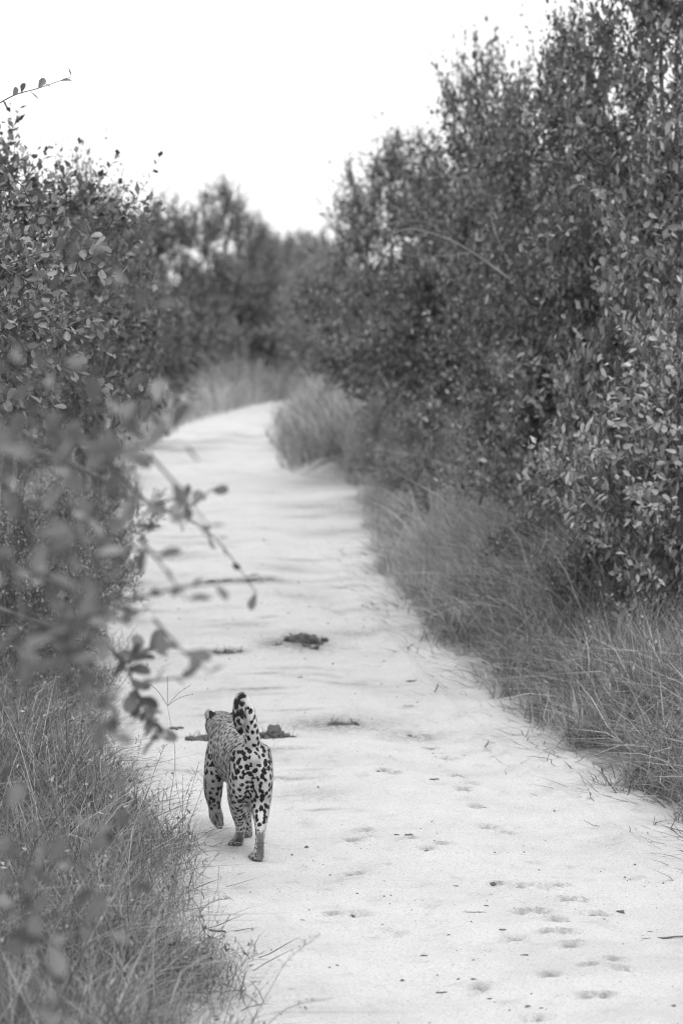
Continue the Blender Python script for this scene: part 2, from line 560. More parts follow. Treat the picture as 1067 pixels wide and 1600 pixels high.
# tail: rises from the rump, folds over at the top and hangs back down on the left
TAIL = [(.004, -.02, .49, .038, .038), (.004, -.065, .53, .035, .035), (-.003, -.100, .585, .030, .030), (-.012, -.120, .640, .0275, .0275), (-.027, -.130, .695, .026, .026),
        (-.045, -.138, .731, .0245, .0245), (-.062, -.150, .722, .0245, .0245), (-.069, -.160, .675, .0265, .0265), (-.066, -.160, .625, .0250, .0250), (-.058, -.158, .590, .0175, .0175)]
loft(body, TAIL, 18, 6, (0, 1, 0.1))
# ears
for sx in (-1, 1):
    ex = -.022 + sx * .055
    loft(body, [(ex - sx * .008, .845, .515, .030, .016), (ex + sx * .006, .842, .535, .028, .013), (ex + sx * .012, .842, .552, .022, .010), (ex + sx * .013, .842, .562, .012, .007)], 16, 4)
raw = body.mesh('raw_body', None)
tmp = bpy.data.objects.new('tmp_body', raw)
C.objects.link(tmp)
rm = tmp.modifiers.new('r', 'REMESH'); rm.mode = 'VOXEL'; rm.voxel_size = 0.0042
sm = tmp.modifiers.new('s', 'CORRECTIVE_SMOOTH'); sm.iterations = 34; sm.factor = 0.5; sm.use_only_smooth = True
dg = bpy.context.evaluated_depsgraph_get()
bm_me = bpy.data.meshes.new_from_object(tmp.evaluated_get(dg))
bpy.data.objects.remove(tmp)
bm_me.name = 'leopard_body'
nv = len(bm_me.vertices)
P = np.empty(nv * 3, np.float32); bm_me.vertices.foreach_get('co', P); P = P.reshape(-1, 3).astype(float)
NR = np.empty(nv * 3, np.float32); bm_me.vertices.foreach_get('normal', NR); NR = NR.reshape(-1, 3).astype(float)


def dist_path(K, n=8):
    D = catmull(K, n)[:, :5]
    best = np.full(nv, 9.0); arg = np.zeros(nv, int)
    for q, row in enumerate(D):
        d = np.linalg.norm(P - row[:3], axis=1) / max(row[3], row[4])
        m_ = d < best
        best[m_] = d[m_]; arg[m_] = q
    return best, arg / (len(D) - 1.0)


dT, tT = dist_path(TAIL)
dHR, tHR = dist_path(HIP_R); dHL, tHL = dist_path(HIP_L); dFR, tFR = dist_path(FORE_R); dFL, tFL = dist_path(FORE_L); dB, tB = dist_path(TORSO)
D_all = np.stack([dB, dHR, dHL, dFR, dFL, dT])
part = np.argmin(D_all, 0)
part[(dT < 1.25) & (tT > 0.17)] = 5
limb = (part >= 1) & (part <= 4)
z = P[:, 2]
# spacing and size of the markings by region
space = np.full(nv, .0240); size = np.full(nv, .0114)
head = (part == 0) & (P[:, 1] > .74)
space[head] = .0145; size[head] = .0062
neck = (part == 0) & (P[:, 1] > .50) & ~head
space[neck] = .0190; size[neck] = .0084
up = (part == 0) & ~head & ~neck
fl = up & (P[:, 1] > .10)
space[fl] = .0225; size[fl] = .0106
dors = up & (z > .47)
space[dors] = .0225; size[dors] = .0104
low = limb & (z < .24)
space[low] = .0245; size[low] = .0108
vlow = limb & (z < .15)
space[vlow] = .0155; size[vlow] = .0056
fl4 = (part == 4) | (part == 3)
space[fl4] = np.minimum(space[fl4], .0220); size[fl4] = np.minimum(size[fl4], .0100)
space[part == 5] = .0255; size[part == 5] = .0112
lob = (part == 5) & (tT > .55)
space[lob] = .0235; size[lob] = .0148
rng = np.random.default_rng(4)
alive = np.ones(nv, bool)
spots = []
for q in rng.permutation(nv):
    if not alive[q]: continue
    spots.append(q)
    s_ = space[q] * rng.uniform(.88, 1.12)
    alive &= ~(((P - P[q]) ** 2).sum(1) < s_ * s_)
mask = np.full(nv, -1.0)
for q in spots:
    c, n0 = P[q], NR[q]
    loc = np.where(((P - c) ** 2).sum(1) < .05 ** 2)[0]
    loc = loc[(NR[loc] @ n0) > -0.1]
    # long axis: down the limb, or along the body
    ax = np.array([0, .25, 1.0]) if part[q] in (1, 2, 3, 4, 5) else np.array([0, 1.0, .35])
    ax = ax + rng.normal(0, .45, 3)
    ax = ax - n0 * (ax @ n0); ax /= max(np.linalg.norm(ax), 1e-6)
    bx = np.cross(n0, ax)
    r0 = size[q] * rng.uniform(.82, 1.2)
    rel = P[loc] - c
    a_, b_, h_ = rel @ ax, rel @ bx, rel @ n0
    el = rng.uniform(1.0, 1.3)
    val = np.full(len(loc), -9.0)
    nl = rng.integers(2, 4)
    for k in range(nl):
        oa, ob = rng.normal(0, r0 * .42), rng.normal(0, r0 * .30)
        rr = r0 * rng.uniform(.62, .92)
        d = np.sqrt(((a_ - oa) / el) ** 2 + (b_ - ob) ** 2 + h_ ** 2 * .6)
        val = np.maximum(val, 1 - d / rr)
    if part[q] == 0 and not head[q] and z[q] > .36 and rng.random() < .12:      # open rosettes on the flank
        d = np.sqrt((a_ / el) ** 2 + b_ ** 2)
        val = np.minimum(val, (d / r0 - .42) * 1.4)
    mask[loc] = np.maximum(mask[loc], val)
# tail: bars on the upper side near the tip, white below
tipside = (part == 5) & (tT > .56)
bars = np.sin((tT - .56) * 2 * PI / .105 + 0.35 * np.sin(P[:, 0] * 160)) * .8
lft = sstep(-.010, .006, -(P[:, 0] + .058))
mask = np.where(tipside, np.maximum(mask, bars - .62), mask)
# pale, unspotted patches: under the tail, white tip of the fold
und = np.exp(-(((P[:, 0] - .004) / .013) ** 2 + ((z - .455) / .022) ** 2)) * (P[:, 1] < -.02) * (part != 5)
mask -= 1.3 * und
foldtop = np.exp(-((tT - .50) / .05) ** 2) * (part == 5)
mask -= 1.2 * foldtop
# base colour of the coat: golden grey on the back, white on the underparts and inner legs
topness = sstep(.36, .50, z) * (part != 5)
rear = sstep(-.1, -.7, NR[:, 1]) * sstep(.12, .0, P[:, 1] - np.where(part == 2, .16, 0)) * (P[:, 1] < .4)
tone = .38 - .09 * topness + .22 * rear * (1 - .5 * topness)
tone = np.where((part == 0) & (z < .34), .48, tone)
tone = np.where(part == 5, np.where(tT < .55, .70, .44), tone)
tone = np.where((part == 3) | (part == 4), tone - .05, tone)
tone -= .10 * und
tone -= .03 * (neck | head) * sstep(.40, .48, z)
ed = np.empty(len(bm_me.edges) * 2, np.int32); bm_me.edges.foreach_get('vertices', ed); ed = ed.reshape(-1, 2)
deg = np.bincount(ed.ravel(), minlength=nv).astype(float)


def blur(a, n):
    for _ in range(n):
        s_ = np.bincount(ed[:, 0], a[ed[:, 1]], nv) + np.bincount(ed[:, 1], a[ed[:, 0]], nv)
        a = .4 * a + .6 * s_ / np.maximum(deg, 1)
    return a


tone = np.where(part == 5, blur(tone, 20), blur(tone, 160))
# bare brown heel strip on the hind feet, dark pads
for pt, cx, zz in ((1, .032, .152), (2, -.017, .110)):
    jag = .0016 * np.sin(z * 190) + .0012 * np.sin(z * 433 + 1) + .0012 * np.sin(z * 811)
    w = (part == pt) * sstep(0, .014, zz - z + .006 * np.sin(P[:, 0] * 500)) * sstep(-.15, -.5, NR[:, 1]) * sstep(.018, .012, np.abs(P[:, 0] - cx) + jag)
    v = .21 - .10 * np.exp(-((z - zz * .55) / (zz * .2)) ** 2) + .10 * sstep(.05, .02, z) - .12 * np.exp(-((np.abs(P[:, 0] - cx + .004) - .013) / .004) ** 2) * (z < .05)
    tone = tone * (1 - w) + w * v
    mask = np.where(w > .35, -1, mask)
w = (part == 4) * sstep(.140, .118, z + .35 * (P[:, 0] + .086) * (P[:, 0] > -.1)) * sstep(.35, .0, NR[:, 1]) * sstep(-.112, -.100, P[:, 0]) * .9
v = .20 + .08 * np.sin(P[:, 0] * 330 + z * 120)
tone = tone * (1 - w) + w * v
mask = np.where(w > .4, -1, mask)
palm = np.exp(-(((P[:, 0] + .086) / .010) ** 2 + ((z - .118) / .014) ** 2)) * (part == 4) * (NR[:, 1] < 0)
palm2 = np.exp(-(((P[:, 0] + .090) / .006) ** 2 + ((z - .092) / .010) ** 2)) * (part == 4) * (NR[:, 1] < 0)
toes_ = np.exp(-((z - .074) / .005) ** 2) * (part == 4) * (NR[:, 1] < -.2)
tone = np.maximum(tone - .17 * np.clip(palm + palm2 + toes_ * .7, 0, 1), .03)
sole = limb & (z < .014)
tone = np.where(sole, .10, tone)
# ear backs: black base, pale tip
ear = (P[:, 1] > .815) & (P[:, 1] < .87) & (np.abs(np.abs(P[:, 0] + .022) - .066) < .034) & (z > .522)
blk = ear & (z < .556) & ((np.abs(P[:, 0] + .022) < .066))
mask = np.where(ear, -1, mask)
mask = np.where(blk, 0.8, mask)
tone = np.where(ear & ~blk, .30, tone)
for nm, arr in (('spot', mask), ('tone', tone)):
    a = bm_me.attributes.new(nm, 'FLOAT', 'POINT')
    a.data.foreach_set('value', np.asarray(arr, np.float32))
bm_me.polygons.foreach_set('use_smooth', np.ones(len(bm_me.polygons), bool))

m, nt, b = mat_new('leopard_coat')
tc = N(nt, "ShaderNodeTexCoord").outputs['Object']
sp = N(nt, "ShaderNodeAttribute", attribute_name='spot').outputs['Fac']
tn = N(nt, "ShaderNodeAttribute", attribute_name='tone').outputs['Fac']
mp = N(nt, "ShaderNodeMapping"); mp.inputs['Scale'].default_value = (1, .5, .35)
nt.links.new(tc, mp.inputs['Vector'])
fur = noise(nt, 260, 4, .7, mp.outputs[0])
wob = noise(nt, 70, 3, .6, tc)
e = math_n(nt, 'ADD', sp, math_n(nt, 'MULTIPLY', math_n(nt, 'SUBTRACT', wob, .5), .7))
e = math_n(nt, 'ADD', e, math_n(nt, 'MULTIPLY', math_n(nt, 'SUBTRACT', fur, .5), .35))
edge = ramp(nt, e, [(0.02, 0), (0.14, 1)])
tn2 = math_n(nt, 'MULTIPLY', tn, ramp(nt, fur, [(.3, .80), (.7, 1.15)]))
nt.links.new(mixv(nt, edge, tn2, .014), b.inputs['Base Color'])
b.inputs['Roughness'].default_value = .75
b.inputs['Specular IOR Level'].default_value = .2
b.inputs['Sheen Weight'].default_value = .08
bp = N(nt, "ShaderNodeBump"); bp.inputs['Distance'].default_value = .004; bp.inputs['Strength'].default_value = .6
nt.links.new(fur, bp.inputs['Height']); nt.links.new(bp.outputs[0], b.inputs['Normal'])
bm_me.materials.clear(); bm_me.materials.append(m)
HEAD = R(8)
LEO = Vector((-.396, 18.35, 0))
leo = thing('leopard', 'spotted leopard walking away down the sandy track with its tail curled over its back', 'leopard', LEO, HEAD)
bo = link('body', bm_me, leo)
# set each foot on the sand
bo.location.z = float(road_z(np.array([-.365]), np.array([18.32]))[0]) - .009

# short fur: fine hairs lying along the coat, each with the colour of the coat where it grows
rng = np.random.default_rng(12)
nh = 110000
wgt = rng.permutation(np.repeat(np.arange(nv), nh // nv + 1))[:nh]
hp = P[wgt] + rng.normal(0, .0016, (nh, 3))
hn = NR[wgt]
flow = np.where(np.isin(part[wgt], (1, 2, 3, 4))[:, None], np.array([0, -.25, -1.0]), np.array([0, -1.0, -.35]))
Ttail = np.gradient(catmull(TAIL, 6)[:, :3], axis=0)
ti = np.clip((tT[wgt] * (len(Ttail) - 1)).astype(int), 0, len(Ttail) - 1)
flow = np.where((part[wgt] == 5)[:, None], nrm(Ttail)[ti], flow) + rng.normal(0, .22, (nh, 3))
flow = nrm(flow - hn * (flow * hn).sum(1, keepdims=True))
hl_ = np.where(part[wgt] == 5, .0125, np.where((z[wgt] < .13) | (part[wgt] == 0), .0046, .0076)) * rng.uniform(.6, 1.3, nh)
dirv = nrm(flow + hn * rng.uniform(.15, .5, nh)[:, None])
side = np.cross(dirv, hn)
side = nrm(side) * .00075
hp = hp - hn * .001
HV = np.stack([hp - side, hp + side, hp + dirv * hl_[:, None]], 1).reshape(-1, 3)
HT = np.arange(nh * 3).reshape(-1, 3)
fme = mesh_from('fur', HV, [HT], [3], m, False)
for nm, arr in (('spot', mask), ('tone', tone)):
    a = fme.attributes.new(nm, 'FLOAT', 'POINT')
    a.data.foreach_set('value', np.repeat(np.asarray(arr, np.float32)[wgt], 3))
# hairs shade with the skin they lie on
try:
    fme.normals_split_custom_set_from_vertices(np.repeat(hn, 3, 0).astype(np.float32))
except Exception:
    pass
fo = link('fur', fme, leo)
fo.location.z = bo.location.z
fo['kind'] = 'stuff'
# ------------------------------------------------------------------ leaves, twigs, bushes
LEAF = np.array([[0, 0, 0], [.22, .24, .02], [.58, .50, .06], [.88, .38, .03], [1, 0, -.02], [.88, -.38, .03], [.58, -.50, .06], [.22, -.24, .02], [.55, 0, -.04]])
LEAF_T = np.array([[0, 1, 8], [1, 2, 8], [2, 3, 8], [3, 4, 8], [4, 5, 8], [5, 6, 8], [6, 7, 8], [7, 0, 8]])
LEAF_S = np.array([[0, 0, 0], [.45, .5, .05], [1, 0, -.03], [.45, -.5, .05], [.5, 0, -.04]])
LEAF_ST = np.array([[0, 1, 4], [1, 2, 4], [2, 3, 4], [3, 0, 4]])


def leaf_frames(D, U):
    X = nrm(D)
    Z = U - X * (U * X).sum(1, keepdims=True)
    Z = nrm(Z)
    Y = np.cross(Z, X)
    return X, Y, Z


def leaves(pos, D, U, ln, wd, fine=False):
    base, tri = (LEAF, LEAF_T) if fine else (LEAF_S, LEAF_ST)
    X, Y, Z = leaf_frames(D, U)
    n = len(pos)
    V = pos[:, None] + (X[:, None] * base[None, :, 0:1] + Z[:, None] * base[None, :, 2:3]) * ln[:, None, None] + Y[:, None] * base[None, :, 1:2] * wd[:, None, None]
    T = (tri[None] + (np.arange(n) * len(base))[:, None, None]).reshape(-1, 3)
    return V.reshape(-1, 3), T


def twig_set(rng, org, out, length, nleaf, leaf_len, ratio=.5, up=.5, k=4):
    """org (n,3), out (n,3): twigs with alternate leaves. -> polylines (n,k+1,3), leaf pos, dir, up, len, wid"""
    n = len(org)
    d0 = nrm(out + rng.normal(0, .6, (n, 3)) + np.array([0, 0, up]))
    bend = rng.normal(0, .35, (n, 3)) + np.array([0, 0, .25])
    t = np.linspace(0, 1, k + 1)
    L = length * rng.uniform(.6, 1.3, n)
    P = org[:, None] + (d0[:, None] * t[None, :, None] + bend[:, None] * (t ** 2)[None, :, None] * .5) * L[:, None, None]
    tl = np.linspace(.12, 1.0, nleaf)
    pos = org[:, None] + (d0[:, None] * tl[None, :, None] + bend[:, None] * (tl ** 2)[None, :, None] * .5) * L[:, None, None]
    td = nrm(d0[:, None] + bend[:, None] * tl[None, :, None])
    ph = rng.uniform(0, 6.28, n)[:, None] + np.arange(nleaf)[None] * 2.4
    A = nrm(np.cross(td, np.broadcast_to(np.array([.13, .31, .94]), td.shape)))
    B = np.cross(td, A)
    rad = A * np.cos(ph)[..., None] + B * np.sin(ph)[..., None]
    ld = nrm(td * .75 + rad * .95 + rng.normal(0, .25, td.shape))
    up_ = nrm(td * .5 + np.array([0, 0, .7]) + rng.normal(0, .45, td.shape))
    m = n * nleaf
    ln = leaf_len * rng.uniform(.42, 1.3, m) * (1 - .25 * np.tile(tl, n) ** 3)
    return P, L, pos.reshape(m, 3), ld.reshape(m, 3), up_.reshape(m, 3), ln, ln * ratio * rng.uniform(.8, 1.2, m)


def bush_variant(seed, h=2.0, r=1.0, z0=.35, nclump=80, ntw=10, nleaf=13, leaf_len=.062, ratio=.5, twig_len=.36, up=.5, lump=.28, stems=4, shape=1.0):
    rng = np.random.default_rng(seed)
    # clump centres in a lumpy envelope
    th = rng.uniform(0, 2 * PI, nclump * 3)
    cz = rng.uniform(-1, 1, nclump * 3)
    rr = rng.uniform(0.12, 1, nclump * 3) ** .42
    prof = np.where(cz < 0, np.sqrt(np.maximum(1 - np.abs(cz) ** 2.6, 0)) * 1.05, np.maximum(1 - np.abs(cz) ** 1.7, 0) ** .75)
    lm = 1 + lump * np.sin(th * 2 + rng.uniform(0, 6)) * .6 + lump * np.sin(th * 3 + cz * 2.5 + rng.uniform(0, 6)) + lump * .6 * np.sin(cz * 5 + th)
    pts = np.stack([np.cos(th) * prof * rr * r * lm, np.sin(th) * prof * rr * r * lm, z0 + (h - z0) * (.5 + .46 * cz * (.35 + .65 * rr))], -1)
    # spread them out
    keep = []
    for p in pts:
        if all(((p - q) ** 2).sum() > (.15 * r) ** 2 for q in keep): keep.append(p)
        if len(keep) >= nclump: break
    cl = np.array(keep)
    ctr = np.array([0, 0, z0 + (h - z0) * .42])
    # stems and limbs: each clump hangs on the nearest node nearer the root
    tr = Acc()
    nodes, rads = [], []
    st = []
    for s_ in range(stems):
        a = 2 * PI * s_ / stems + rng.uniform(-.5, .5)
        b0 = np.array([math.cos(a), math.sin(a), 0]) * .06 * r
        top = np.array([math.cos(a) * r * rng.uniform(.2, .45), math.sin(a) * r * rng.uniform(.2, .45), h * rng.uniform(.62, .85)])
        t = np.linspace(0, 1, 9)[:, None]
        pl = b0 * (1 - t) + top * t + np.array([math.cos(a + 1), math.sin(a + 1), 0]) * .12 * r * np.sin(t * 5 + s_) * t
        pl[0, 2] = -.08
        st.append(pl)
        nodes += list(pl[2:])
    V, F = tubes(np.array(st), np.linspace(.042, .010, 9)[None].repeat(stems, 0) * (.6 + .4 * h / 2), 7)
    tr.add(V, F)
    lb = []
    order = np.argsort(np.linalg.norm(cl - ctr, axis=1))
    for q in order:
        c = cl[q]
        nd = np.array(nodes)
        cost = np.linalg.norm(nd - c, axis=1) + np.maximum(nd[:, 2] - c[2] + .1, 0) * .8
        p = nd[np.argmin(cost)]
        t = np.linspace(0, 1, 6)[:, None]
        mid = rng.normal(0, .05, 3) + np.array([0, 0, -.04])
        pl = p * (1 - t) + c * t + mid * np.sin(t * PI)
        lb.append(pl)
        nodes.append(pl[3]); nodes.append(c)
    V, F = tubes(np.array(lb), np.linspace(.012, .004, 6)[None].repeat(len(lb), 0), 4)
    tr.add(V, F)
    # twigs with leaves
    org = np.repeat(cl, ntw, 0) + rng.normal(0, .045, (len(cl) * ntw, 3))
    out = nrm(org - ctr) * .9
    P, L, pos, ld, ud, ln, wd = twig_set(rng, org, out, twig_len, nleaf, leaf_len, ratio, up)
    V, F = tubes(P, np.linspace(.0035, .0012, P.shape[1])[None].repeat(len(P), 0), 3)
    tr.add(V, F)
    cr = Acc()
    V, T = leaves(pos, ld, ud, ln, wd)
    cr.add(V, None, T)
    rad = np.linalg.norm(pos[:, :2], axis=1)
    return tr.mesh('trunk', M['bark'], True), cr, dict(h=float(np.percentile(pos[:, 2], 99)), r=float(np.percentile(rad, 95)))


def crown_with(acc, mat): return acc.mesh('crown', mat, False)


VAR = {}
for key, kw in {
    'tall': dict(seed=1, h=3.5, r=1.05, z0=.3, nclump=165, ntw=12, nleaf=12, leaf_len=.062, ratio=.60, twig_len=.32, up=.25, stems=5, lump=.38),
    'round': dict(seed=2, h=2.5, r=.95, z0=.12, nclump=130, ntw=11, nleaf=12, leaf_len=.070, ratio=.58, twig_len=.28, up=.25, lump=.34),
    'airy': dict(seed=3, h=3.2, r=.80, z0=1.25, nclump=80, ntw=10, nleaf=12, leaf_len=.070, ratio=.56, twig_len=.36, up=.35, lump=.36),
    'high': dict(seed=8, h=3.2, r=.85, z0=1.5, nclump=80, ntw=11, nleaf=12, leaf_len=.070, ratio=.56, twig_len=.34, up=.3, lump=.34),
    'low': dict(seed=4, h=1.7, r=.85, z0=.05, nclump=100, ntw=11, nleaf=12, leaf_len=.074, twig_len=.30, up=.5, ratio=.48, lump=.3),
    'fine': dict(seed=5, h=1.8, r=.95, z0=.08, nclump=110, ntw=10, nleaf=14, leaf_len=.055, ratio=.55, twig_len=.28, up=.4, lump=.3),
}.items():
    t_me, c_acc, info = bush_variant(**kw)
    VAR[key] = (t_me, c_acc, info, {})


def bush(name, key, mat, x, y, w, h, rz, label, cat, group=None, d=None):
    """w = half width across the view, d = half depth, h = height in metres"""
    t_me, acc, info, cache = VAR[key]
    if mat not in cache:
        cache[mat] = crown_with(acc, M[mat])
    o = thing(name, label, cat, (x, y, float(ground_z(np.array([x]), np.array([y]))[0]) - .02), 0, group)
    o.scale = (w / info['r'], (d if d else w) / info['r'], h / info['h'])
    for nm, me in (('trunk', t_me), ('crown', cache[mat])):
        c = link(nm, me, o)
        c.rotation_euler = (0, 0, rz)
        if nm == 'crown': c['kind'] = 'stuff'
    return o


LEAF_ME = []
for k in range(5):
    rg = np.random.default_rng(40 + k)
    v = LEAF.copy()
    v[:, 1] *= rg.uniform(.48, .62)
    v[:, 2] += .10 * (v[:, 0] - .3) ** 2 * rg.uniform(-1.5, .6)
    v[:, 1] += .03 * np.sin(v[:, 0] * 4 + k) * (np.abs(v[:, 1]) < .01)
    fine_v = v
    # a short stalk and the folded blade: 8 + 4 triangles
    stv = np.array([[-.16, .008, 0], [-.16, -.008, 0], [.03, -.010, .005], [.03, .010, .005]])
    LEAF_ME.append((fine_v, stv))
_leaf_cache = {}


def leaf_mesh(k, mat):
    if (k, mat) not in _leaf_cache:
        fv, stv = LEAF_ME[k]
        A = Acc(); A.add(fv, None, LEAF_T); A.add(stv, None, np.array([[0, 1, 2], [0, 2, 3], [0, 2, 1], [0, 3, 2]])[:2])
        A.add(stv + np.array([0, 0, -.012]), None, np.array([[0, 2, 1], [0, 3, 2]]))
        _leaf_cache[(k, mat)] = A.mesh('leaf', M[mat], True)
    return _leaf_cache[(k, mat)]


def single_leaves(parent, pos, D, U, ln, mat, rng):
    """each leaf an object of its own under its plant; pos etc. in the parent's unrotated, unscaled frame"""
    X, Y, Z = leaf_frames(D, U)
    for p, x, y, zz, l in zip(pos, X, Y, Z, ln):
        o = link('leaf', leaf_mesh(int(rng.integers(5)), mat), parent)
        m = Matrix(((x[0], y[0], zz[0], p[0]), (x[1], y[1], zz[1], p[1]), (x[2], y[2], zz[2], p[2]), (0, 0, 0, 1)))
        o.matrix_local = m @ Matrix.Diagonal((l, l, l, 1))


def spray(rng, path, r0, nleaf, leaf_len, spread=.9, gap=.12, cluster=1):
    """leaves along a hand-placed branch; path (k,3) -> tube polyline, leaf arrays"""
    D = catmull(np.array(path, float), 6)
    T = nrm(np.gradient(D, axis=0))
    s = np.linspace(gap, 1, nleaf) * (len(D) - 1)
    i0 = np.minimum(s.astype(int), len(D) - 2)
    fr = (s - i0)[:, None]
    pos = D[i0] * (1 - fr) + D[i0 + 1] * fr
    td = T[i0]
    ph = rng.uniform(0, 6.28) + np.arange(nleaf) * 2.4 + rng.normal(0, .3, nleaf)
    A = nrm(np.cross(td, np.broadcast_to(np.array([.1, .2, .97]), td.shape)))
    B = np.cross(td, A)
    rad = A * np.cos(ph)[:, None] + B * np.sin(ph)[:, None]
    ld = nrm(td * .6 + rad * spread + rng.normal(0, .2, td.shape))
    up_ = nrm(np.array([0, 0, .8]) + td * .3 + rng.normal(0, .5, td.shape))
    ln = leaf_len * rng.uniform(.65, 1.2, nleaf)
    return D, pos, ld, up_, ln
# ------------------------------------------------------------------ bushes on both sides
# (name, variant, leaf, px of the middle, Y, half width m, height m, turn, label)
RB = [
 ('tall_bush', 'tall', 'leaf_dark', 628, 41.5, 1.15, 3.2, .3, 'dark tall bush where the track bends, its crown leaning toward the sky gap', 'bush'),
 ('tall_bush', 'airy', 'leaf_dark', 760, 34.5, .78, 3.82, 1.9, 'tall bush with thin upright sprigs poking highest into the sky, right of the bend', 'bush'),
 ('tree', 'tall', 'leaf_dark', 900, 30.0, 1.05, 3.72, 4.1, 'leafy tree with a bare pale dead branch reaching out of its dark crown', 'tree'),
 ('tree', 'tall', 'leaf_dark', 1085, 27.5, 1.20, 4.60, 2.6, 'tallest leafy tree, cut off by the right edge at the top corner', 'tree'),
 ('bush', 'round', 'leaf_mid', 1085, 25.4, .85, 3.15, .8, 'bush with paler broad leaves half way up the right edge', 'bush'),
 ('bush', 'tall', 'leaf_dark', 755, 37.5, 1.05, 2.70, 2.2, 'very dark bush under the pale dead branch', 'bush'),
 ('bush', 'low', 'leaf_pale', 990, 28.6, .85, 1.80, 5.2, 'rounded pale-leaved bush behind the tall grass, below the leafy tree', 'bush'),
 ('bush', 'low', 'leaf_pale', 1090, 24.2, .78, 2.05, 1.1, 'bright silvery-leaved bush low at the right edge above the grass', 'bush'),
 ('bush', 'low', 'leaf_mid', 870, 33.8, .80, 1.50, 3.3, 'low dark bush behind the grass between the pale-leaved bush and the bend', 'bush'),
 ('bush', 'fine', 'leaf_dark', 770, 39.5, .75, 1.30, .5, 'small dark bush nearest the grass clump at the bend', 'bush'),
 ('bush', 'round', 'leaf_dark', 985, 28.6, .85, 2.80, 3.9, 'dark bush filling the gap between the tallest tree and the bright-leaved bush', 'bush'),
 ('bush', 'tall', 'leaf_dark', 800, 37.5, 1.3, 3.1, 5.0, 'dense bush in the middle of the right-hand thicket behind the dead branch', 'bush'),
]
for n, k, mt, px, Y, w, h, rz, lab, cat in RB:
    x = (px - 533.5) / FPX * Y
    bush(n, k, mt, x, Y, w, h, rz, lab, cat, 'bushes and trees along the right side of the track')
LB = [
 ('bush', 'high', 'leaf_dark', 0, 24.5, .95, 3.08, 1.2, 'tall dark bush rising to the left edge behind the leaning leafy bush', 'bush'),
 ('bush', 'airy', 'leaf_dark', 135, 29.0, .50, 3.05, 2.2, 'slender airy bush whose pointed top stands against the sky on the left', 'bush'),
 ('bush', 'airy', 'leaf_mid', 165, 42.0, .85, 2.80, .3, 'thin-leaved bush with sky showing through its crown, left of the far tree', 'bush'),
 ('bush', 'round', 'leaf_dark', -15, 34.0, .80, 2.15, 3.3, 'dark bush behind the left verge grass below the airy bush', 'bush'),
 ('tree', 'tall', 'leaf_dark', 352, 60.0, .85, 2.80, 5.3, 'dark far tree with bare twigs on its crown beyond the left bend', 'tree'),
 ('bush', 'round', 'leaf_dark', 245, 55.5, 1.0, 2.55, 1.9, 'dark bush on the left just before the track bends away', 'bush'),
 ('bush', 'round', 'leaf_dark', 185, 47.0, .80, 2.45, 4.6, 'dark bush between the thin-leaved bush and the far tree', 'bush'),
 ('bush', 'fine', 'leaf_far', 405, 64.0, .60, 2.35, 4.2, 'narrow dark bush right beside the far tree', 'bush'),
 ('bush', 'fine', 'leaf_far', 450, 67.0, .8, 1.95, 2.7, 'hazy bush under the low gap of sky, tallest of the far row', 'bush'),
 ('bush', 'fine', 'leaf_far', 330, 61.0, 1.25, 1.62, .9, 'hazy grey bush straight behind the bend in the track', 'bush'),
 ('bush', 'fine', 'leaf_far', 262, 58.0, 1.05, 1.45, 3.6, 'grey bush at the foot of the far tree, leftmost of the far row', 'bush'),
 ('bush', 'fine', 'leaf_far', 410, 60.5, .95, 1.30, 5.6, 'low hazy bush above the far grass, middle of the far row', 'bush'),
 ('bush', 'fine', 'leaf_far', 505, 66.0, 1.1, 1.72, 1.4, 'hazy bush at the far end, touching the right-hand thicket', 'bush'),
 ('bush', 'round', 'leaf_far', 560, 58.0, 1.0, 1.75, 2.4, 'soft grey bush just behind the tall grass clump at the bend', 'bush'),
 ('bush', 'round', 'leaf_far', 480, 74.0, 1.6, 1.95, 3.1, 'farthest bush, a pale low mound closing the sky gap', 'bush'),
]
for n, k, mt, px, Y, w, h, rz, lab, cat in LB:
    x = (px - 533.5) / FPX * Y
    bush(n, k, mt, x, Y, w, h, rz, lab, cat, 'bushes and trees along the left side and far end of the track')

SH = [('low', 'leaf_mid', 935, 25.6, .36, .80, 'leafy shrub in the right grass just below the bright silvery-leaved bush'),
      ('low', 'leaf_far', 668, 36.0, .45, .95, 'pale leafy shrub in the right grass shortly before the bend'),
      ('low', 'leaf_pale', 815, 31.8, .66, 1.45, 'pale mid-sized shrub standing out of the right grass below the dark bushes'),
      ('low', 'leaf_mid', 830, 27.6, .34, .66, 'small leafy shrub in the right grass, straight below the dead branch'),
      ('fine', 'leaf_mid', 690, 33.5, .42, .85, 'small fine-leaved shrub in the right grass halfway to the bend'),
      ('fine', 'leaf_far', 620, 39.5, .48, .95, 'pale fine-leaved shrub beside the grass clump at the bend'),
      ('fine', 'leaf_far', 20, 23.6, .55, 1.15, 'pale fine-leaved shrub under the leaning leafy bush'),
      ('low', 'leaf_pale', 95, 26.0, .42, 1.05, 'pale broad-leaved shrub in the left grass behind the blurred foliage'),
      ('fine', 'leaf_far', 150, 31.0, .42, 1.10, 'pale fine-leaved shrub far along the left grass'),
      ('fine', 'leaf_mid', 120, 28.4, .42, .85, 'fine-leaved shrub in the left grass behind the hanging sprays')]
for k, mt, px, Y, w, h, lab in SH:
    bush('shrub', k, mt, (px - 533.5) / FPX * Y, Y, w, h, px * .37, lab, 'shrub', 'small shrubs growing in the verge grass')

# dead branch of the right-hand tree and bare twigs of the far tree
by_label = {o['label']: o for o in C.objects if 'label' in o}


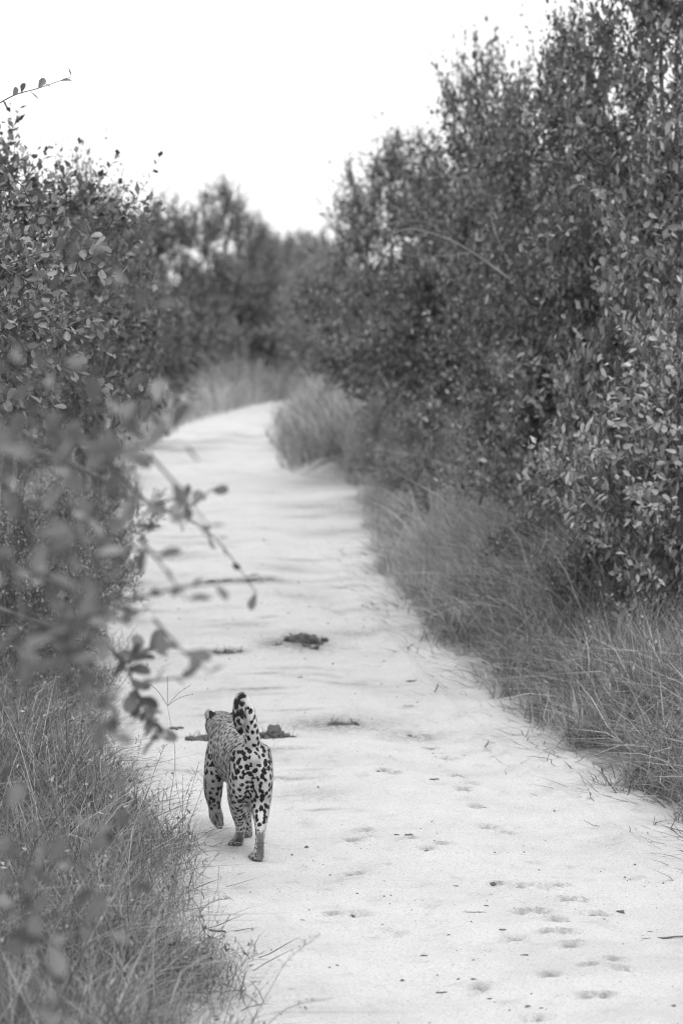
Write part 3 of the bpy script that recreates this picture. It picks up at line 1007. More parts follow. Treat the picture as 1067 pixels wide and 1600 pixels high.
def world_part(name, tree_label, paths, r0, mat):
    o = by_label[tree_label]
    A = Acc()
    for path, ra, rb in paths:
        D = catmull(np.array([tuple(p) for p in path]), 5)
        V, F = tubes(D[None], np.linspace(ra, rb, len(D))[None], 6)
        A.add(V, F)
    me = A.mesh(name, M[mat], True)
    inv = Matrix.LocRotScale(o.location, o.rotation_euler, o.scale).inverted()
    me.transform(inv)
    return link(name, me, o)


Yd = 28.6
world_part('dead_branch', RB[2][8], [
    ([at(880, 560, 30), at(815, 458, Yd), at(760, 410, Yd - .1), at(700, 374, Yd - .2), at(640, 358, Yd - .3), at(600, 372, Yd - .3)], .012, .003),
    ([at(806, 452, Yd), at(792, 405, Yd + .1), at(775, 368, Yd + .1), at(765, 330, Yd + .2)], .008, .002),
    ([at(735, 395, Yd), at(690, 400, Yd - .1), at(640, 398, Yd - .2)], .006, .002),
    ([at(700, 374, Yd), at(672, 350, Yd - .1), at(640, 345, Yd - .2)], .006, .002)], .02, 'bark_mid')
world_part('bare_twigs', LB[4][8], [
    ([at(345, 420, 60), at(362, 340, 59.8), at(372, 300, 59.7), at(380, 275, 59.6)], .018, .005),
    ([at(366, 325, 59.8), at(385, 300, 59.7), at(400, 290, 59.6)], .010, .004),
    ([at(320, 400, 60), at(318, 330, 59.8), at(310, 290, 59.7)], .012, .004)], .02, 'bark')

# --- near leafy bush on the left, in focus: its front leaves are single leaves
rng = np.random.default_rng(77)
lean = bush('leaning_bush', 'high', 'leaf_mid', -2.08, 20.6, .78, 3.02, 4.4, 'leafy bush leaning in from the left edge, its front leaves sharp and glossy', 'bush', None, .75)
lean['category'] = 'bush'


def add_sprays(owner, sprays, leaf_len, mat, rng, nmax=300, twig_mat='twig', r=.004):
    inv = Matrix.LocRotScale(owner.location, owner.rotation_euler, owner.scale).inverted()
    sel = ([], [], [], [])
    for path, nl in sprays:
        D, pos, ld, ud, ln = spray(rng, [tuple(p) for p in path], r, nl, leaf_len)
        V, F = tubes(D[None], np.linspace(r, r * .35, len(D))[None], 5)
        A = Acc(); A.add(V, F)
        me = A.mesh('branch', M[twig_mat], True)
        me.transform(inv)
        link('branch', me, owner)
        for s_, a_ in zip(sel, (pos, ld, ud, ln)): s_.append(a_)
    pos, ld, ud, ln = [np.concatenate(s_) for s_ in sel]
    if len(pos) > nmax:                       # the rest stays one part
        pick = rng.permutation(len(pos))
        rest, pick = pick[nmax:], pick[:nmax]
        V, T = leaves(pos[rest], ld[rest], ud[rest], ln[rest], ln[rest] * .55, True)
        A = Acc(); A.add(V, None, T)
        me = A.mesh('foliage', M[mat], True)
        me.transform(inv)
        link('foliage', me, owner)['kind'] = 'stuff'
        pos, ld, ud, ln = pos[pick], ld[pick], ud[pick], ln[pick]
    X, Y, Z = leaf_frames(ld, ud)
    n = 0
    for p, x, y, zz, l in zip(pos, X, Y, Z, ln):
        o = bpy.data.objects.new('leaf', leaf_mesh(int(rng.integers(5)), mat))
        C.objects.link(o)
        o.parent = owner
        m = Matrix(((x[0], y[0], zz[0], p[0]), (x[1], y[1], zz[1], p[1]), (x[2], y[2], zz[2], p[2]), (0, 0, 0, 1))) @ Matrix.Diagonal((l, l, l, 1))
        o.matrix_parent_inverse = inv
        o.matrix_basis = m
        n += 1
    return n


def rand_sprays(rng, centres, n, length, nleaf, bias=(0.5, -.3, -.1)):
    out = []
    for k in range(n):
        c = Vector(centres[rng.integers(len(centres))]) + Vector(rng.normal(0, .07, 3))
        d = (Vector(bias) + Vector(rng.normal(0, .55, 3))).normalized()
        L = length * rng.uniform(.7, 1.3)
        b = Vector(rng.normal(0, .12, 3)) + Vector((0, 0, -.10))
        out.append(([c, c + d * L * .5 + b * L * .3, c + d * L + b * L], int(nleaf * rng.uniform(.8, 1.2))))
    return out


cen = [at(px, py, Y) for px, py, Y in ((40, 430, 20.0), (110, 410, 19.9), (150, 440, 20.0), (60, 500, 19.8), (120, 520, 19.9), (30, 560, 19.7), (90, 570, 19.9), (140, 560, 20.0),
                                      (150, 590, 20), (50, 610, 19.8), (20, 480, 19.6), (105, 460, 19.8), (25, 350, 20.1), (80, 370, 20.2), (10, 300, 20.2))]
sp = [([at(-30, 400, 20.3), at(30, 430, 20), at(85, 470, 19.9), at(140, 500, 19.9), at(175, 540, 19.9)], 16),
      ([at(-30, 480, 20.3), at(40, 540, 20), at(100, 580, 19.9), at(165, 590, 19.9)], 15),
      ([at(-30, 180, 20.5), at(20, 150, 20.4), at(60, 138, 20.4), at(112, 120, 20.3)], 9)]
add_sprays(lean, sp + rand_sprays(rng, cen, 26, .26, 9), .060, 'leaf_one', rng, 290)
tag(by_label[RB[7][8]])
br = by_label[RB[7][8]]
cen = [at(px, py, Y) for px, py, Y in ((930, 690, 23.8), (970, 680, 23.7), (1010, 720, 23.6), (1040, 760, 23.5), (960, 760, 23.7), (1000, 640, 23.7), (1050, 690, 23.5), (1030, 820, 23.5), (980, 610, 23.8), (1050, 600, 23.7))]
add_sprays(br, rand_sprays(rng, cen, 26, .30, 11, (-.3, -.5, .45)), .058, 'leaf_one_pale', rng, 290)
b7 = by_label[RB[6][8]]
cen = [at(px, py, Y) for px, py, Y in ((850, 640, 27.7), (880, 620, 27.6), (820, 680, 27.7), (870, 700, 27.5), (910, 610, 27.6), (800, 650, 27.9), (840, 740, 27.6), (890, 740, 27.5), (940, 600, 27.6))]
add_sprays(b7, rand_sprays(rng, cen, 18, .30, 11, (-.3, -.5, .45)), .058, 'leaf_one_pale', rng, 190)
b5 = by_label[RB[4][8]]
cen = [at(px, py, Y) for px, py, Y in ((950, 300, 24.3), (1010, 280, 24.3), (1050, 340, 24.2), (980, 360, 24.3), (1030, 420, 24.2), (900, 360, 24.5), (940, 430, 24.4), (1050, 270, 24.3))]
add_sprays(b5, rand_sprays(rng, cen, 15, .30, 10, (-.4, -.4, .4)), .064, 'leaf_one', rng, 150)

# --- the bush right beside the camera on the left: out of focus, its sprays hang over the track
fb = thing('overhanging_bush', 'blurred leafy bush close on the left, its sprays hanging over the track edge', 'bush', (-1.75, 9.2, float(ground_z(np.array([-1.75]), np.array([9.2]))[0])))
A = Acc()
root = np.array([-1.75, 9.2, -.05])
limbs = [[root, (-1.70, 9.2, .8), (-1.45, 9.1, 1.6), (-1.0, 8.9, 2.2), (-.75, 8.8, 2.45)],
         [root, (-1.72, 9.4, .9), (-1.5, 9.8, 1.7), (-1.1, 10.6, 2.15), (-.85, 11.3, 2.2), (-.66, 11.9, 2.08)],
         [root, (-1.8, 9.0, .7), (-1.5, 8.6, 1.3), (-1.0, 8.3, 1.55), (-.7, 8.2, 1.5)],
         [root, (-1.75, 9.5, .8), (-1.6, 10.5, 1.5), (-1.2, 11.8, 1.75), (-.85, 12.4, 1.62)],
         [root, (-1.8, 9.0, 1.0), (-1.6, 8.4, 2.0), (-1.1, 7.8, 2.5), (-.7, 7.5, 2.62)]]
for L_ in limbs:
    D = catmull(np.array([tuple(p) for p in L_]), 6)
    V, F = tubes(D[None], np.linspace(.030, .006, len(D))[None], 7)
    A.add(V, F)
me = A.mesh('trunk', M['bark'], True)
me.transform(Matrix.Translation(-fb.location))
link('trunk', me, fb)
rng = np.random.default_rng(9)
sp = [([at(150, 690, 10.6), at(190, 745, 10.8), at(240, 790, 11.0), at(300, 815, 11.2), at(345, 850, 11.2), at(400, 925, 11.2)], 16),
      ([at(240, 790, 11.0), at(275, 780, 10.9), at(300, 790, 10.9), at(330, 765, 10.9)], 7),
      ([at(60, 880, 11.2), at(120, 940, 11.3), at(170, 1010, 11.4), at(205, 1060, 11.4), at(232, 1130, 11.4)], 15),
      ([at(170, 1010, 11.4), at(200, 1035, 11.4), at(225, 1020, 11.4), at(250, 1012, 11.4)], 16),
      ([at(205, 1060, 11.4), at(222, 1095, 11.4), at(235, 1125, 11.4), at(246, 1150, 11.4)], 18),
      ([at(100, 700, 10.4), at(150, 690, 10.5), at(205, 660, 10.6), at(235, 655, 10.8)], 7),
      ([at(150, 700, 11), at(195, 770, 11), at(205, 850, 11), at(190, 880, 11)], 6)]
cen_px = [(20, 500, 9, 3), (50, 560, 9, 3), (15, 640, 8.5, 3), (70, 690, 9.5, 3), (120, 720, 10, 4), (30, 760, 8, 4), (20, 700, 9.4, 4), (40, 640, 9.6, 3), (130, 760, 10.4, 3), (80, 750, 9.4, 4), (90, 800, 9.6, 5), (140, 800, 10, 4), (60, 850, 9, 5),
          (120, 870, 9.6, 6), (20, 900, 8.6, 4), (80, 930, 9.6, 6), (140, 940, 10.4, 5), (60, 990, 9.6, 5), (115, 1000, 10.4, 4), (20, 1050, 9, 3), (60, 1080, 9.6, 2), (130, 1060, 11, 2)]
for px, py, Y, n in cen_px:
    n = max(1, round(n * .75))
    sp += rand_sprays(rng, [at(px, py, Y * .92)], n, .20, 5, (.5, -.1, -.2))
foot_sp = []
for px, py, Y, n in [(15, 1370, 9, 3), (50, 1420, 9.4, 4), (95, 1470, 9.6, 2), (20, 1470, 9, 4), (20, 1420, 9.6, 3), (60, 1370, 9.8, 2)]:
    foot_sp += rand_sprays(rng, [at(px, py, Y * .95)], n, .16, 5, (.4, -.1, .2))
# a low limb carries the leaves near the ground
D = catmull(np.array([(-1.75, 9.2, .1), (-1.45, 9.1, .7), (-1.05, 9.0, 1.1), (-.72, 8.9, 1.28)]), 6)
V, F = tubes(D[None], np.linspace(.018, .004, len(D))[None], 6)
A = Acc(); A.add(V, F)
me = A.mesh('branch', M['twig'], True)
me.transform(Matrix.Translation(-fb.location))
link('branch', me, fb)
add_sprays(fb, foot_sp, .062, 'leaf_front', rng, 70)
low_sp = [sp[2], sp[3], sp[4]]
add_sprays(fb, low_sp, .062, 'leaf_front', rng, 50)
sp = sp[:2] + sp[5:]
add_sprays(fb, sp[:2], .046, 'leaf_front', rng, 40)
add_sprays(fb, sp[2:], .060, 'leaf_front', rng, 140)
# ------------------------------------------------------------------ grass on the verges
def blades(rng, x, y, h, w, lean, droop, az=None, k=4, z=None):
    n = len(x)
    az = rng.uniform(0, 2 * PI, n) if az is None else az
    t = np.linspace(0, 1, k)
    hx, hy = np.cos(az), np.sin(az)
    wob = rng.normal(0, .10, (n, 1)) * np.sin(t * 5)[None] * h[:, None]
    horiz = h[:, None] * (lean[:, None] * t[None] + droop[:, None] * t[None] ** 2)
    vert = h[:, None] * (np.sqrt(np.maximum(1 - lean ** 2, .02))[:, None] * t[None] - .55 * droop[:, None] * t[None] ** 2.5)
    vert = np.maximum(vert, .006)
    zz = (surf_z(x, y) if z is None else z) - .008
    C_ = np.stack([x[:, None] + hx[:, None] * horiz - hy[:, None] * wob, y[:, None] + hy[:, None] * horiz + hx[:, None] * wob, zz[:, None] + vert], -1)
    side = np.stack([-hy, hx, rng.normal(0, .3, n)], -1)
    a2 = rng.uniform(-.7, .7, n)
    side = nrm(side * np.cos(a2)[:, None] + np.stack([hx, hy, np.zeros(n)], -1) * np.sin(a2)[:, None])
    ww = w[:, None] * np.array([.8, 1.0, .75, .0])[None] if k == 4 else w[:, None] * np.linspace(1, 0, k)[None]
    Lf = C_[:, :-1] - side[:, None] * ww[:, :-1, None] * .5
    Rt = C_[:, :-1] + side[:, None] * ww[:, :-1, None] * .5
    V = np.concatenate([np.stack([Lf, Rt], 2).reshape(n, -1, 3), C_[:, -1:]], 1)       # 2(k-1)+1
    m = 2 * (k - 1) + 1
    b = (np.arange(n) * m)[:, None, None]
    q = np.array([[0, 1, 3, 2], [2, 3, 5, 4]])[None] + b
    t3 = np.array([[4, 5, 6]])[None] + b
    return V.reshape(-1, 3), q.reshape(-1, 4), t3.reshape(-1, 3), C_


def scatter(rng, n, x0, x1, y0, y1, dens):
    x = rng.uniform(x0, x1, n); y = rng.uniform(y0, y1, n)
    k = rng.random(n) < dens(x, y)
    return x[k], y[k]


def grass_mesh(name, rng, x, y, hmul, wid, mat, lean=.25, droop=.5):
    n = len(x)
    h = hmul * rng.uniform(.45, 1.15, n)
    V, Q, T, _ = blades(rng, x, y, h, wid * rng.uniform(.6, 1.3, n), np.clip(np.abs(rng.normal(0, lean, n)), 0, .93), rng.uniform(0, droop, n))
    A = Acc(); A.add(V, Q, T)
    o = link(name, A.mesh(name, M[mat], False))
    return o


rng = np.random.default_rng(21)
# left verge, near: a fine tangle
def dl(x, y):
    o = left_edge(y) - x
    edge = o + .16 * vnoise(x, y, 31, 3.2, 3)
    return np.clip(sstep(-.06, .22, edge) * (.62 + .75 * vnoise(x, y, 32, 2.6, 4)), 0, 1)


def hl(x, y):
    o = left_edge(y) - x
    return (.16 + .36 * sstep(0, .55, o)) * (1 + .38 * vnoise(x, y, 33, 2.6, 3))


x, y = scatter(rng, 98000, -2.9, .35, 12.6, 25.5, dl)
tag(grass_mesh('grass', rng, x, y, hl(x, y), .0046, 'grass', .48, .95), 'fine tangled grass along the left verge beside the leopard', 'grass', kind='stuff')
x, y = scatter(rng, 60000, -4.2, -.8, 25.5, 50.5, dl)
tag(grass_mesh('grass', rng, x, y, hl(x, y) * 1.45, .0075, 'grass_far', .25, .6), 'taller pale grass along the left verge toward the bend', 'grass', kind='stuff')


def dr(x, y):
    o = x - right_edge(y)
    edge = o + .20 * vnoise(x, y, 41, 2.6, 3)
    return np.clip(sstep(.10, .42, edge) * (.62 + .75 * vnoise(x, y, 42, 2.4, 4)), 0, 1)


def hr(x, y):
    o = x - right_edge(y)
    return (.15 + .60 * sstep(.05, .95, o)) * (1 + .38 * vnoise(x, y, 43, 2.2, 3))


x, y = scatter(rng, 115000, .45, 3.6, 15.5, 29, dr)
tag(grass_mesh('grass', rng, x, y, hr(x, y), .0062, 'grass_coarse', .42, .95), 'arching grass along the right verge in front of the bright-leaved bush', 'grass', kind='stuff')
x, y = scatter(rng, 64000, .05, 3.0, 29, 42.6, dr)
tag(grass_mesh('grass', rng, x, y, hr(x, y) * 1.15, .0085, 'grass_far', .3, .7), 'soft grass along the right verge farther on, below the dark bushes', 'grass', kind='stuff')


def dc(x, y):
    return np.clip(sstep(-.02, .25, x - right_edge(y) + .22 * vnoise(x, y, 55, 3.5, 3)) * (.9 + .3 * vnoise(x, y, 51, 2, 2)), 0, 1)


x, y = scatter(rng, 26000, -1.0, 1.4, 43.0, 56.5, dc)
o_ = x - right_edge(y)
tag(grass_mesh('grass', rng, x, y, (.30 + .34 * sstep(0, .6, o_)) * (1 + .45 * vnoise(x, y, 54, 4, 3)), .010, 'grass_coarse', .25, .7), 'tall dense grass clump standing on the inside of the bend', 'grass', kind='stuff')


def df(x, y):
    L = np.where(y < 59, left_edge(y) - x, 1.0)
    return np.clip(sstep(0, .3, np.maximum(np.where(outside(x, y) > 0, outside(x, y), 0), 0)) * (.85 + .3 * vnoise(x, y, 52, 1.2, 2)), 0, 1)


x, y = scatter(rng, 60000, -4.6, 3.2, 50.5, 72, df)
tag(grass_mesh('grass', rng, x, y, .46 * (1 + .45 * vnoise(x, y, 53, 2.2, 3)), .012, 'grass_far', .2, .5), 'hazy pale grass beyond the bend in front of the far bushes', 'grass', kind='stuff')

# runners creeping from the verge grass onto the sand
def runners(name, side, n, y0, y1, label):
    y = rng.uniform(y0, y1, n) 
    off = np.abs(rng.normal(0, .24, n)) - .02
    if side > 0:
        x = right_edge(y) + .36 - off; az = rng.normal(PI, .95, n)
    else:
        x = left_edge(y) - .12 + off * .6; az = rng.normal(0, .6, n)
    h = rng.uniform(.04, .22, n)
    kp = rng.random(n) < np.clip(.55 + .9 * vnoise(x, y, 61, 4.0, 3), .05, 1)
    x, y, az, h = x[kp], y[kp], az[kp], h[kp]
    n = len(x)
    V, Q, T, _ = blades(rng, x, y, h, rng.uniform(.003, .008, n), rng.uniform(.86, .985, n), rng.uniform(0, .2, n), az)
    A = Acc(); A.add(V, Q, T)
    tag(link(name, A.mesh(name, M['runner'], False)), label, 'grass', kind='stuff')


runners('grass_runners', 1, 2600, 16, 34, 'dark dry runners lying on the sand along the right edge of the track')
runners('grass_runners', -1, 420, 13.5, 26, 'dark dry stems lying on the sand along the left edge of the track')

# leafy weeds and dry seed heads mixed into the tangle (nobody could count them)
def culms(rng, x, y, h, az, leanv, width, spike, mat_acc, nsp=10):
    n = len(x)
    V, Q, T, Cc = blades(rng, x, y, h, np.full(n, width), leanv, rng.uniform(0, .25, n), az, 4)
    mat_acc.add(V, Q, T)
    # spikelets along the upper part
    for k in range(n):
        c = Cc[k]
        tt = rng.uniform(.62, 1.0, nsp)
        i0 = np.minimum((tt * 3).astype(int), 2); f = (tt * 3 - i0)[:, None]
        pos = c[i0] * (1 - f) + c[i0 + 1] * f
        d = nrm((c[3] - c[2])[None] * 4 + rng.normal(0, .45, (nsp, 3)) * np.linalg.norm(c[3] - c[2]) * 3)
        u = nrm(rng.normal(0, 1, (nsp, 3)))
        Vv, Tt = leaves(pos, d, u, spike * rng.uniform(.6, 1.3, nsp), spike * .32 * np.ones(nsp))
        mat_acc.add(Vv, None, Tt)
    return Cc


A = Acc()
x, y = scatter(rng, 1500, -2.2, .2, 13.2, 24, dl)
culms(rng, x, y, (hl(x, y) * 1.2 + .12) * rng.uniform(.8, 1.2, len(x)), rng.uniform(0, 6.28, len(x)), np.abs(rng.normal(.15, .15, len(x))), .0026, .012, A, 9)
tag(link('seeding_grass', A.mesh('seeding_grass', M['grass_dry'], False)), 'thin pale seeding stems scattered through the left verge grass', 'grass', kind='stuff')
A = Acc()
x, y = scatter(rng, 700, .7, 2.6, 17, 31, dr)
culms(rng, x, y, (hr(x, y) * 1.1 + .08) * rng.uniform(.8, 1.2, len(x)), rng.uniform(0, 6.28, len(x)), np.abs(rng.normal(.2, .2, len(x))), .0035, .016, A, 8)
tag(link('seeding_grass', A.mesh('seeding_grass', M['grass_dry'], False)), 'thin pale seeding stems scattered through the right verge grass', 'grass', kind='stuff')

# leaf litter blades: weeds with small leaves low in the verge
A = Acc()
x, y = scatter(rng, 16000, -2.6, .1, 13, 25, dl)
n = len(x)
pos = np.stack([x, y, surf_z(x, y) + hl(x, y) * rng.uniform(.1, .85, n)], -1)
V, T = leaves(pos, rng.normal(0, 1, (n, 3)) + np.array([0, 0, .3]), rng.normal(0, .5, (n, 3)) + np.array([0, 0, 1]), rng.uniform(.016, .042, n), rng.uniform(.007, .018, n))
A.add(V, None, T)
x, y = scatter(rng, 16000, .6, 3.0, 17, 34, dr)
n = len(x)
pos = np.stack([x, y, surf_z(x, y) + hr(x, y) * rng.uniform(.1, .95, n)], -1)
V, T = leaves(pos, rng.normal(0, 1, (n, 3)) + np.array([0, 0, .3]), rng.normal(0, .5, (n, 3)) + np.array([0, 0, 1]), rng.uniform(.02, .045, n), rng.uniform(.008, .018, n))
A.add(V, None, T)
tag(link('undergrowth', A.mesh('undergrowth', M['leaf_mid'], False)), 'small weed leaves mixed low into the verge grass', 'undergrowth', kind='stuff')

# --- single stalks standing clear against the sand
def stalk(name, pts, label, heads, rng, group, r=.0016, nsp=14, spike=.013):
    base = Vector(pts[0])
    o = thing(name, label, 'grass stalk', base, 0, group)
    D = catmull(np.array([tuple(Vector(p) - base) for p in pts]), 5)
    V, F = tubes(D[None], np.linspace(r, r * .45, len(D))[None], 4)
    A = Acc(); A.add(V, F)
    link('stem', A.mesh('stem', M['grass_dry'], True), o)
    H = Acc()
    if heads == 'fan':
        tip = D[-1]
        for dx, dz in ((-.075, .10), (0, .13), (.10, .09), (.115, .055)):
            e = tip + np.array([dx, rng.uniform(-.03, .03), dz])
            t = np.linspace(0, 1, 5)[:, None]
            pl = tip * (1 - t) + e * t + np.array([0, 0, .012]) * np.sin(t * PI)
            V, F = tubes(pl[None], np.full((1, 5), .0013), 4); H.add(V, F)
            pos = np.repeat(pl[1:], 3, 0)
            V, T = leaves(pos, (e - tip)[None] + rng.normal(0, .03, pos.shape), rng.normal(0, 1, pos.shape), np.full(len(pos), .008), np.full(len(pos), .003)); H.add(V, None, T)
    else:
        k = len(D)
        tt = rng.uniform(.55, 1, nsp) * (k - 1.001)
        i0 = tt.astype(int); f = (tt - i0)[:, None]
        pos = D[i0] * (1 - f) + D[i0 + 1] * f
        side = rng.normal(0, 1, pos.shape)
        e = pos + nrm(side + np.array([0, 0, .9])) * rng.uniform(.006, .035, (nsp, 1)) * (1 if heads == 'open' else .35)
        pl = np.stack([pos, (pos + e) / 2 + np.array([0, 0, .002]), e], 1)
        V, F = tubes(pl, np.full((nsp, 3), .0008), 3); H.add(V, F)
        V, T = leaves(e, nrm(side + np.array([0, 0, .6])), rng.normal(0, 1, pos.shape), spike * rng.uniform(.6, 1.2, nsp), spike * .33 * np.ones(nsp)); H.add(V, None, T)
    link('seed_head', H.mesh('seed_head', M['grass_dry'], False), o)
    return o


G = 'grass stalks standing out against the sand'


def gpt(px, py, Y=None):
    return at(px, py, Y)


ST = [
 ('grass_stalk', [(265, 1260, 19.8), (274, 1180, 19.8), (262, 1103, 19.8)], 'fan', 'stalk with a four-fingered seed head held above the sand left of the leopard'),
 ('grass_stalk', [(150, 1180, 21.2), (172, 1100, 21.1), (205, 1050, 21.0)], 'spike', 'dark stalk with a narrow seed spike leaning right above the left verge'),
 ('grass_stalk', [(140, 1200, 20.5), (160, 1110, 20.5), (180, 1045, 20.4)], 'spike', 'thin upright stalk beside the hanging leaf spray'),
 ('grass_stalk', [(268, 1400, 17.2), (285, 1290, 17.1), (310, 1196, 17.0)], 'open', 'stalk with an open feathery seed head just left of the leopard'),
 ('grass_stalk', [(262, 1420, 16.9), (282, 1330, 16.8), (308, 1255, 16.7), (330, 1200, 16.7)], 'open', 'tallest feathery stalk, crossing the lifted forepaw'),
 ('grass_stalk', [(240, 1420, 16.8), (236, 1330, 16.8), (248, 1250, 16.7)], 'open', 'straight feathery stalk at the edge of the left verge'),
 ('grass_stalk', [(255, 1480, 16.0), (270, 1390, 15.9), (292, 1320, 15.9)], 'open', 'short feathery stalk below the lifted forepaw'),
 ('grass_stalk', [(290, 1400, 17.3), (315, 1365, 17.2), (345, 1330, 17.1)], 'spike', 'bare stalk slanting over the sand toward the hind paws'),
 ('grass_stalk', [(215, 1290, 18.8), (240, 1210, 18.8), (258, 1165, 18.7)], 'open', 'feathery stalk above the left verge level with the tail'),
 ('grass_stalk', [(350, 1600, 14.6), (372, 1530, 14.4), (395, 1470, 14.2)], 'open', 'blurred pale stalk at the bottom edge beside the sand'),
 ('grass_stalk', [(385, 1610, 14.0), (420, 1550, 13.8), (450, 1500, 13.6), (500, 1460, 13.5)], 'open', 'blurred stalk arching right over the sand at the bottom'),
 ('grass_stalk', [(400, 1620, 13.6), (450, 1575, 13.5), (520, 1560, 13.3)], 'spike', 'blurred stalk lying lowest over the sand at the bottom edge'),
 ('grass_stalk', [(355, 1540, 15.2), (385, 1500, 15.1), (410, 1490, 15.0)], 'open', 'small feathery stalk leaning onto the sand near the bottom'),
 ('grass_stalk', [(295, 1440, 16.4), (330, 1410, 16.3), (362, 1404, 16.2)], 'spike', 'bent stalk hanging low over the sand below the hind paws'),
]
for nm, pl, hd, lab in ST:
    stalk(nm, [gpt(*p) for p in pl], lab, hd, rng, G)

# --- tufts of coarse grass along the right edge, each a plant of its own
tuft_me = []
for k in range(4):
    rg = np.random.default_rng(60 + k)
    n = 70
    V, Q, T, _ = blades(rg, rg.normal(0, .045, n), rg.normal(0, .045, n), .36 * rg.uniform(.45, 1.15, n), .0065 * rg.uniform(.6, 1.3, n), np.clip(np.abs(rg.normal(0, .4, n)), 0, .9), rg.uniform(.1, .9, n), None, 4, np.zeros(n))
    A = Acc(); A.add(V, Q, T)
    tuft_me.append(A.mesh('grass_tuft', M['grass_coarse'], False))
TG = 'coarse grass tufts along the right edge of the track'
for k in range(54):
    yy = 17.0 + 21 * (k / 54) ** 1.3
    xx = float(right_edge(yy)) + rng.uniform(.20, .75)
    o = link('grass_tuft', tuft_me[k % 4])
    o.location = (xx, yy, float(surf_z(np.array([xx]), np.array([yy]))[0]))
    o.rotation_euler = (0, 0, rng.uniform(0, 6.28))
    s_ = rng.uniform(.65, 1.45)
    o.scale = (s_ * 1.15, s_ * 1.15, s_)
    tag(o, 'coarse arching grass tuft on the right edge, %s along from the camera' % ordinal(k + 1), 'grass tuft', TG)
# ------------------------------------------------------------------ dung, clods and twigs on the sand
def lump(seed, n=3, rough=.35, flat=.5):
    bm = bmesh.new()
    bmesh.ops.create_icosphere(bm, subdivisions=n, radius=1)
    rg = np.random.default_rng(seed)
    co = np.array([v.co for v in bm.verts])
    d = np.zeros(len(co))
    for k in range(14):
        v = nrm(rg.normal(0, 1, 3)); f = rg.uniform(2, 14)
        d += np.sin((co @ v) * f + rg.uniform(0, 6)) * rough / (f * .75)
    d = d * (1 + 0 * d) + rg.normal(0, .035, len(co)) * (n > 2)
    co = co * (1 + d)[:, None]
    co[:, 2] = np.where(co[:, 2] < 0, co[:, 2] * .25, co[:, 2]) * flat
    for v, c in zip(bm.verts, co): v.co = c
    me = bpy.data.meshes.new('lump')
    bm.to_mesh(me); bm.free()
    me.polygons.foreach_set('use_smooth', np.ones(len(me.polygons), bool))
    return me


def put(name, me, px, py, sx, sy, sz, label, cat, mat, group=None, rz=0.0, parent=None):
    p = ground_at(px, py)
    me2 = me
    if not me2.materials: me2.materials.append(M[mat])
    o = link(name, me2)
    o.location = (p.x, p.y, float(surf_z(np.array([p.x]), np.array([p.y]))[0]) - .004)
    o.scale = (sx, sy, sz)
    o.rotation_euler = (0, 0, rz)
    return tag(o, label, cat, group)


def dung_pile(px, py, balls, label):
    p = ground_at(px, py)
    z0 = float(surf_z(np.array([p.x]), np.array([p.y]))[0])
    o = thing('dung_pile', label, 'dung pile', (p.x, p.y, z0 - .006), 0, 'old dung piles on the track')
    rg = np.random.default_rng(int(px * 7 + py))
    for k, (dx, dy, s, f) in enumerate(balls):
        me = lump(200 + int(px) + k * 7, 4, .40, 1.0)
        me.materials.append(M['dung'])
        c = link('dung_lump', me, o)
        c.location = (dx, dy, 0)
        c.scale = (s, s * .9, s * f)
        c.rotation_euler = (0, 0, k * 1.3)
    # crumbs fallen round the lumps and straw sticking out of them
    A = Acc()
    w = max(abs(b_[0]) for b_ in balls) + .06
    for k in range(110):
        dx, dy, s, f = balls[rg.integers(len(balls))]
        a_ = rg.uniform(0, 6.28); rr = s * rg.uniform(.3, 1.0) if k % 3 else s * rg.uniform(1.0, 1.9)
        x_, y_ = dx + math.cos(a_) * rr, dy + math.sin(a_) * rr
        zz = s * f * math.sqrt(max(0, 1 - min(1, rr / s) ** 2)) * .95
        q = rg.uniform(.004, .014)
        V = np.array([[1, 0, 0], [0, 1, 0], [-1, 0, 0], [0, -1, 0], [0, 0, 1], [0, 0, -1]]) * q * rg.uniform(.5, 1.4, (6, 1)) + np.array([x_, y_, zz])
        A.add(V, None, np.array([[0, 1, 4], [1, 2, 4], [2, 3, 4], [3, 0, 4], [1, 0, 5], [2, 1, 5], [3, 2, 5], [0, 3, 5]]))
    c = link('crumbs', A.mesh('crumbs', M['dung'], False), o)
    c['kind'] = 'stuff'
    A = Acc()
    n = 60
    bi = rg.integers(len(balls), size=n)
    B = np.array(balls)[bi]
    org = np.stack([B[:, 0] + rg.normal(0, .4, n) * B[:, 2], B[:, 1] + rg.normal(0, .4, n) * B[:, 2], B[:, 2] * B[:, 3] * rg.uniform(.3, .9, n)], -1)
    d = nrm(rg.normal(0, 1, (n, 3)) + np.array([0, -.2, .5])) * rg.uniform(.02, .055, (n, 1))
    V, F = tubes(np.stack([org, org + d * .5, org + d], 1), np.full((n, 3), .0011), 3)
    A.add(V, F)
    c = link('straw', A.mesh('straw', M['grass_dry'], False), o)
    c['kind'] = 'stuff'


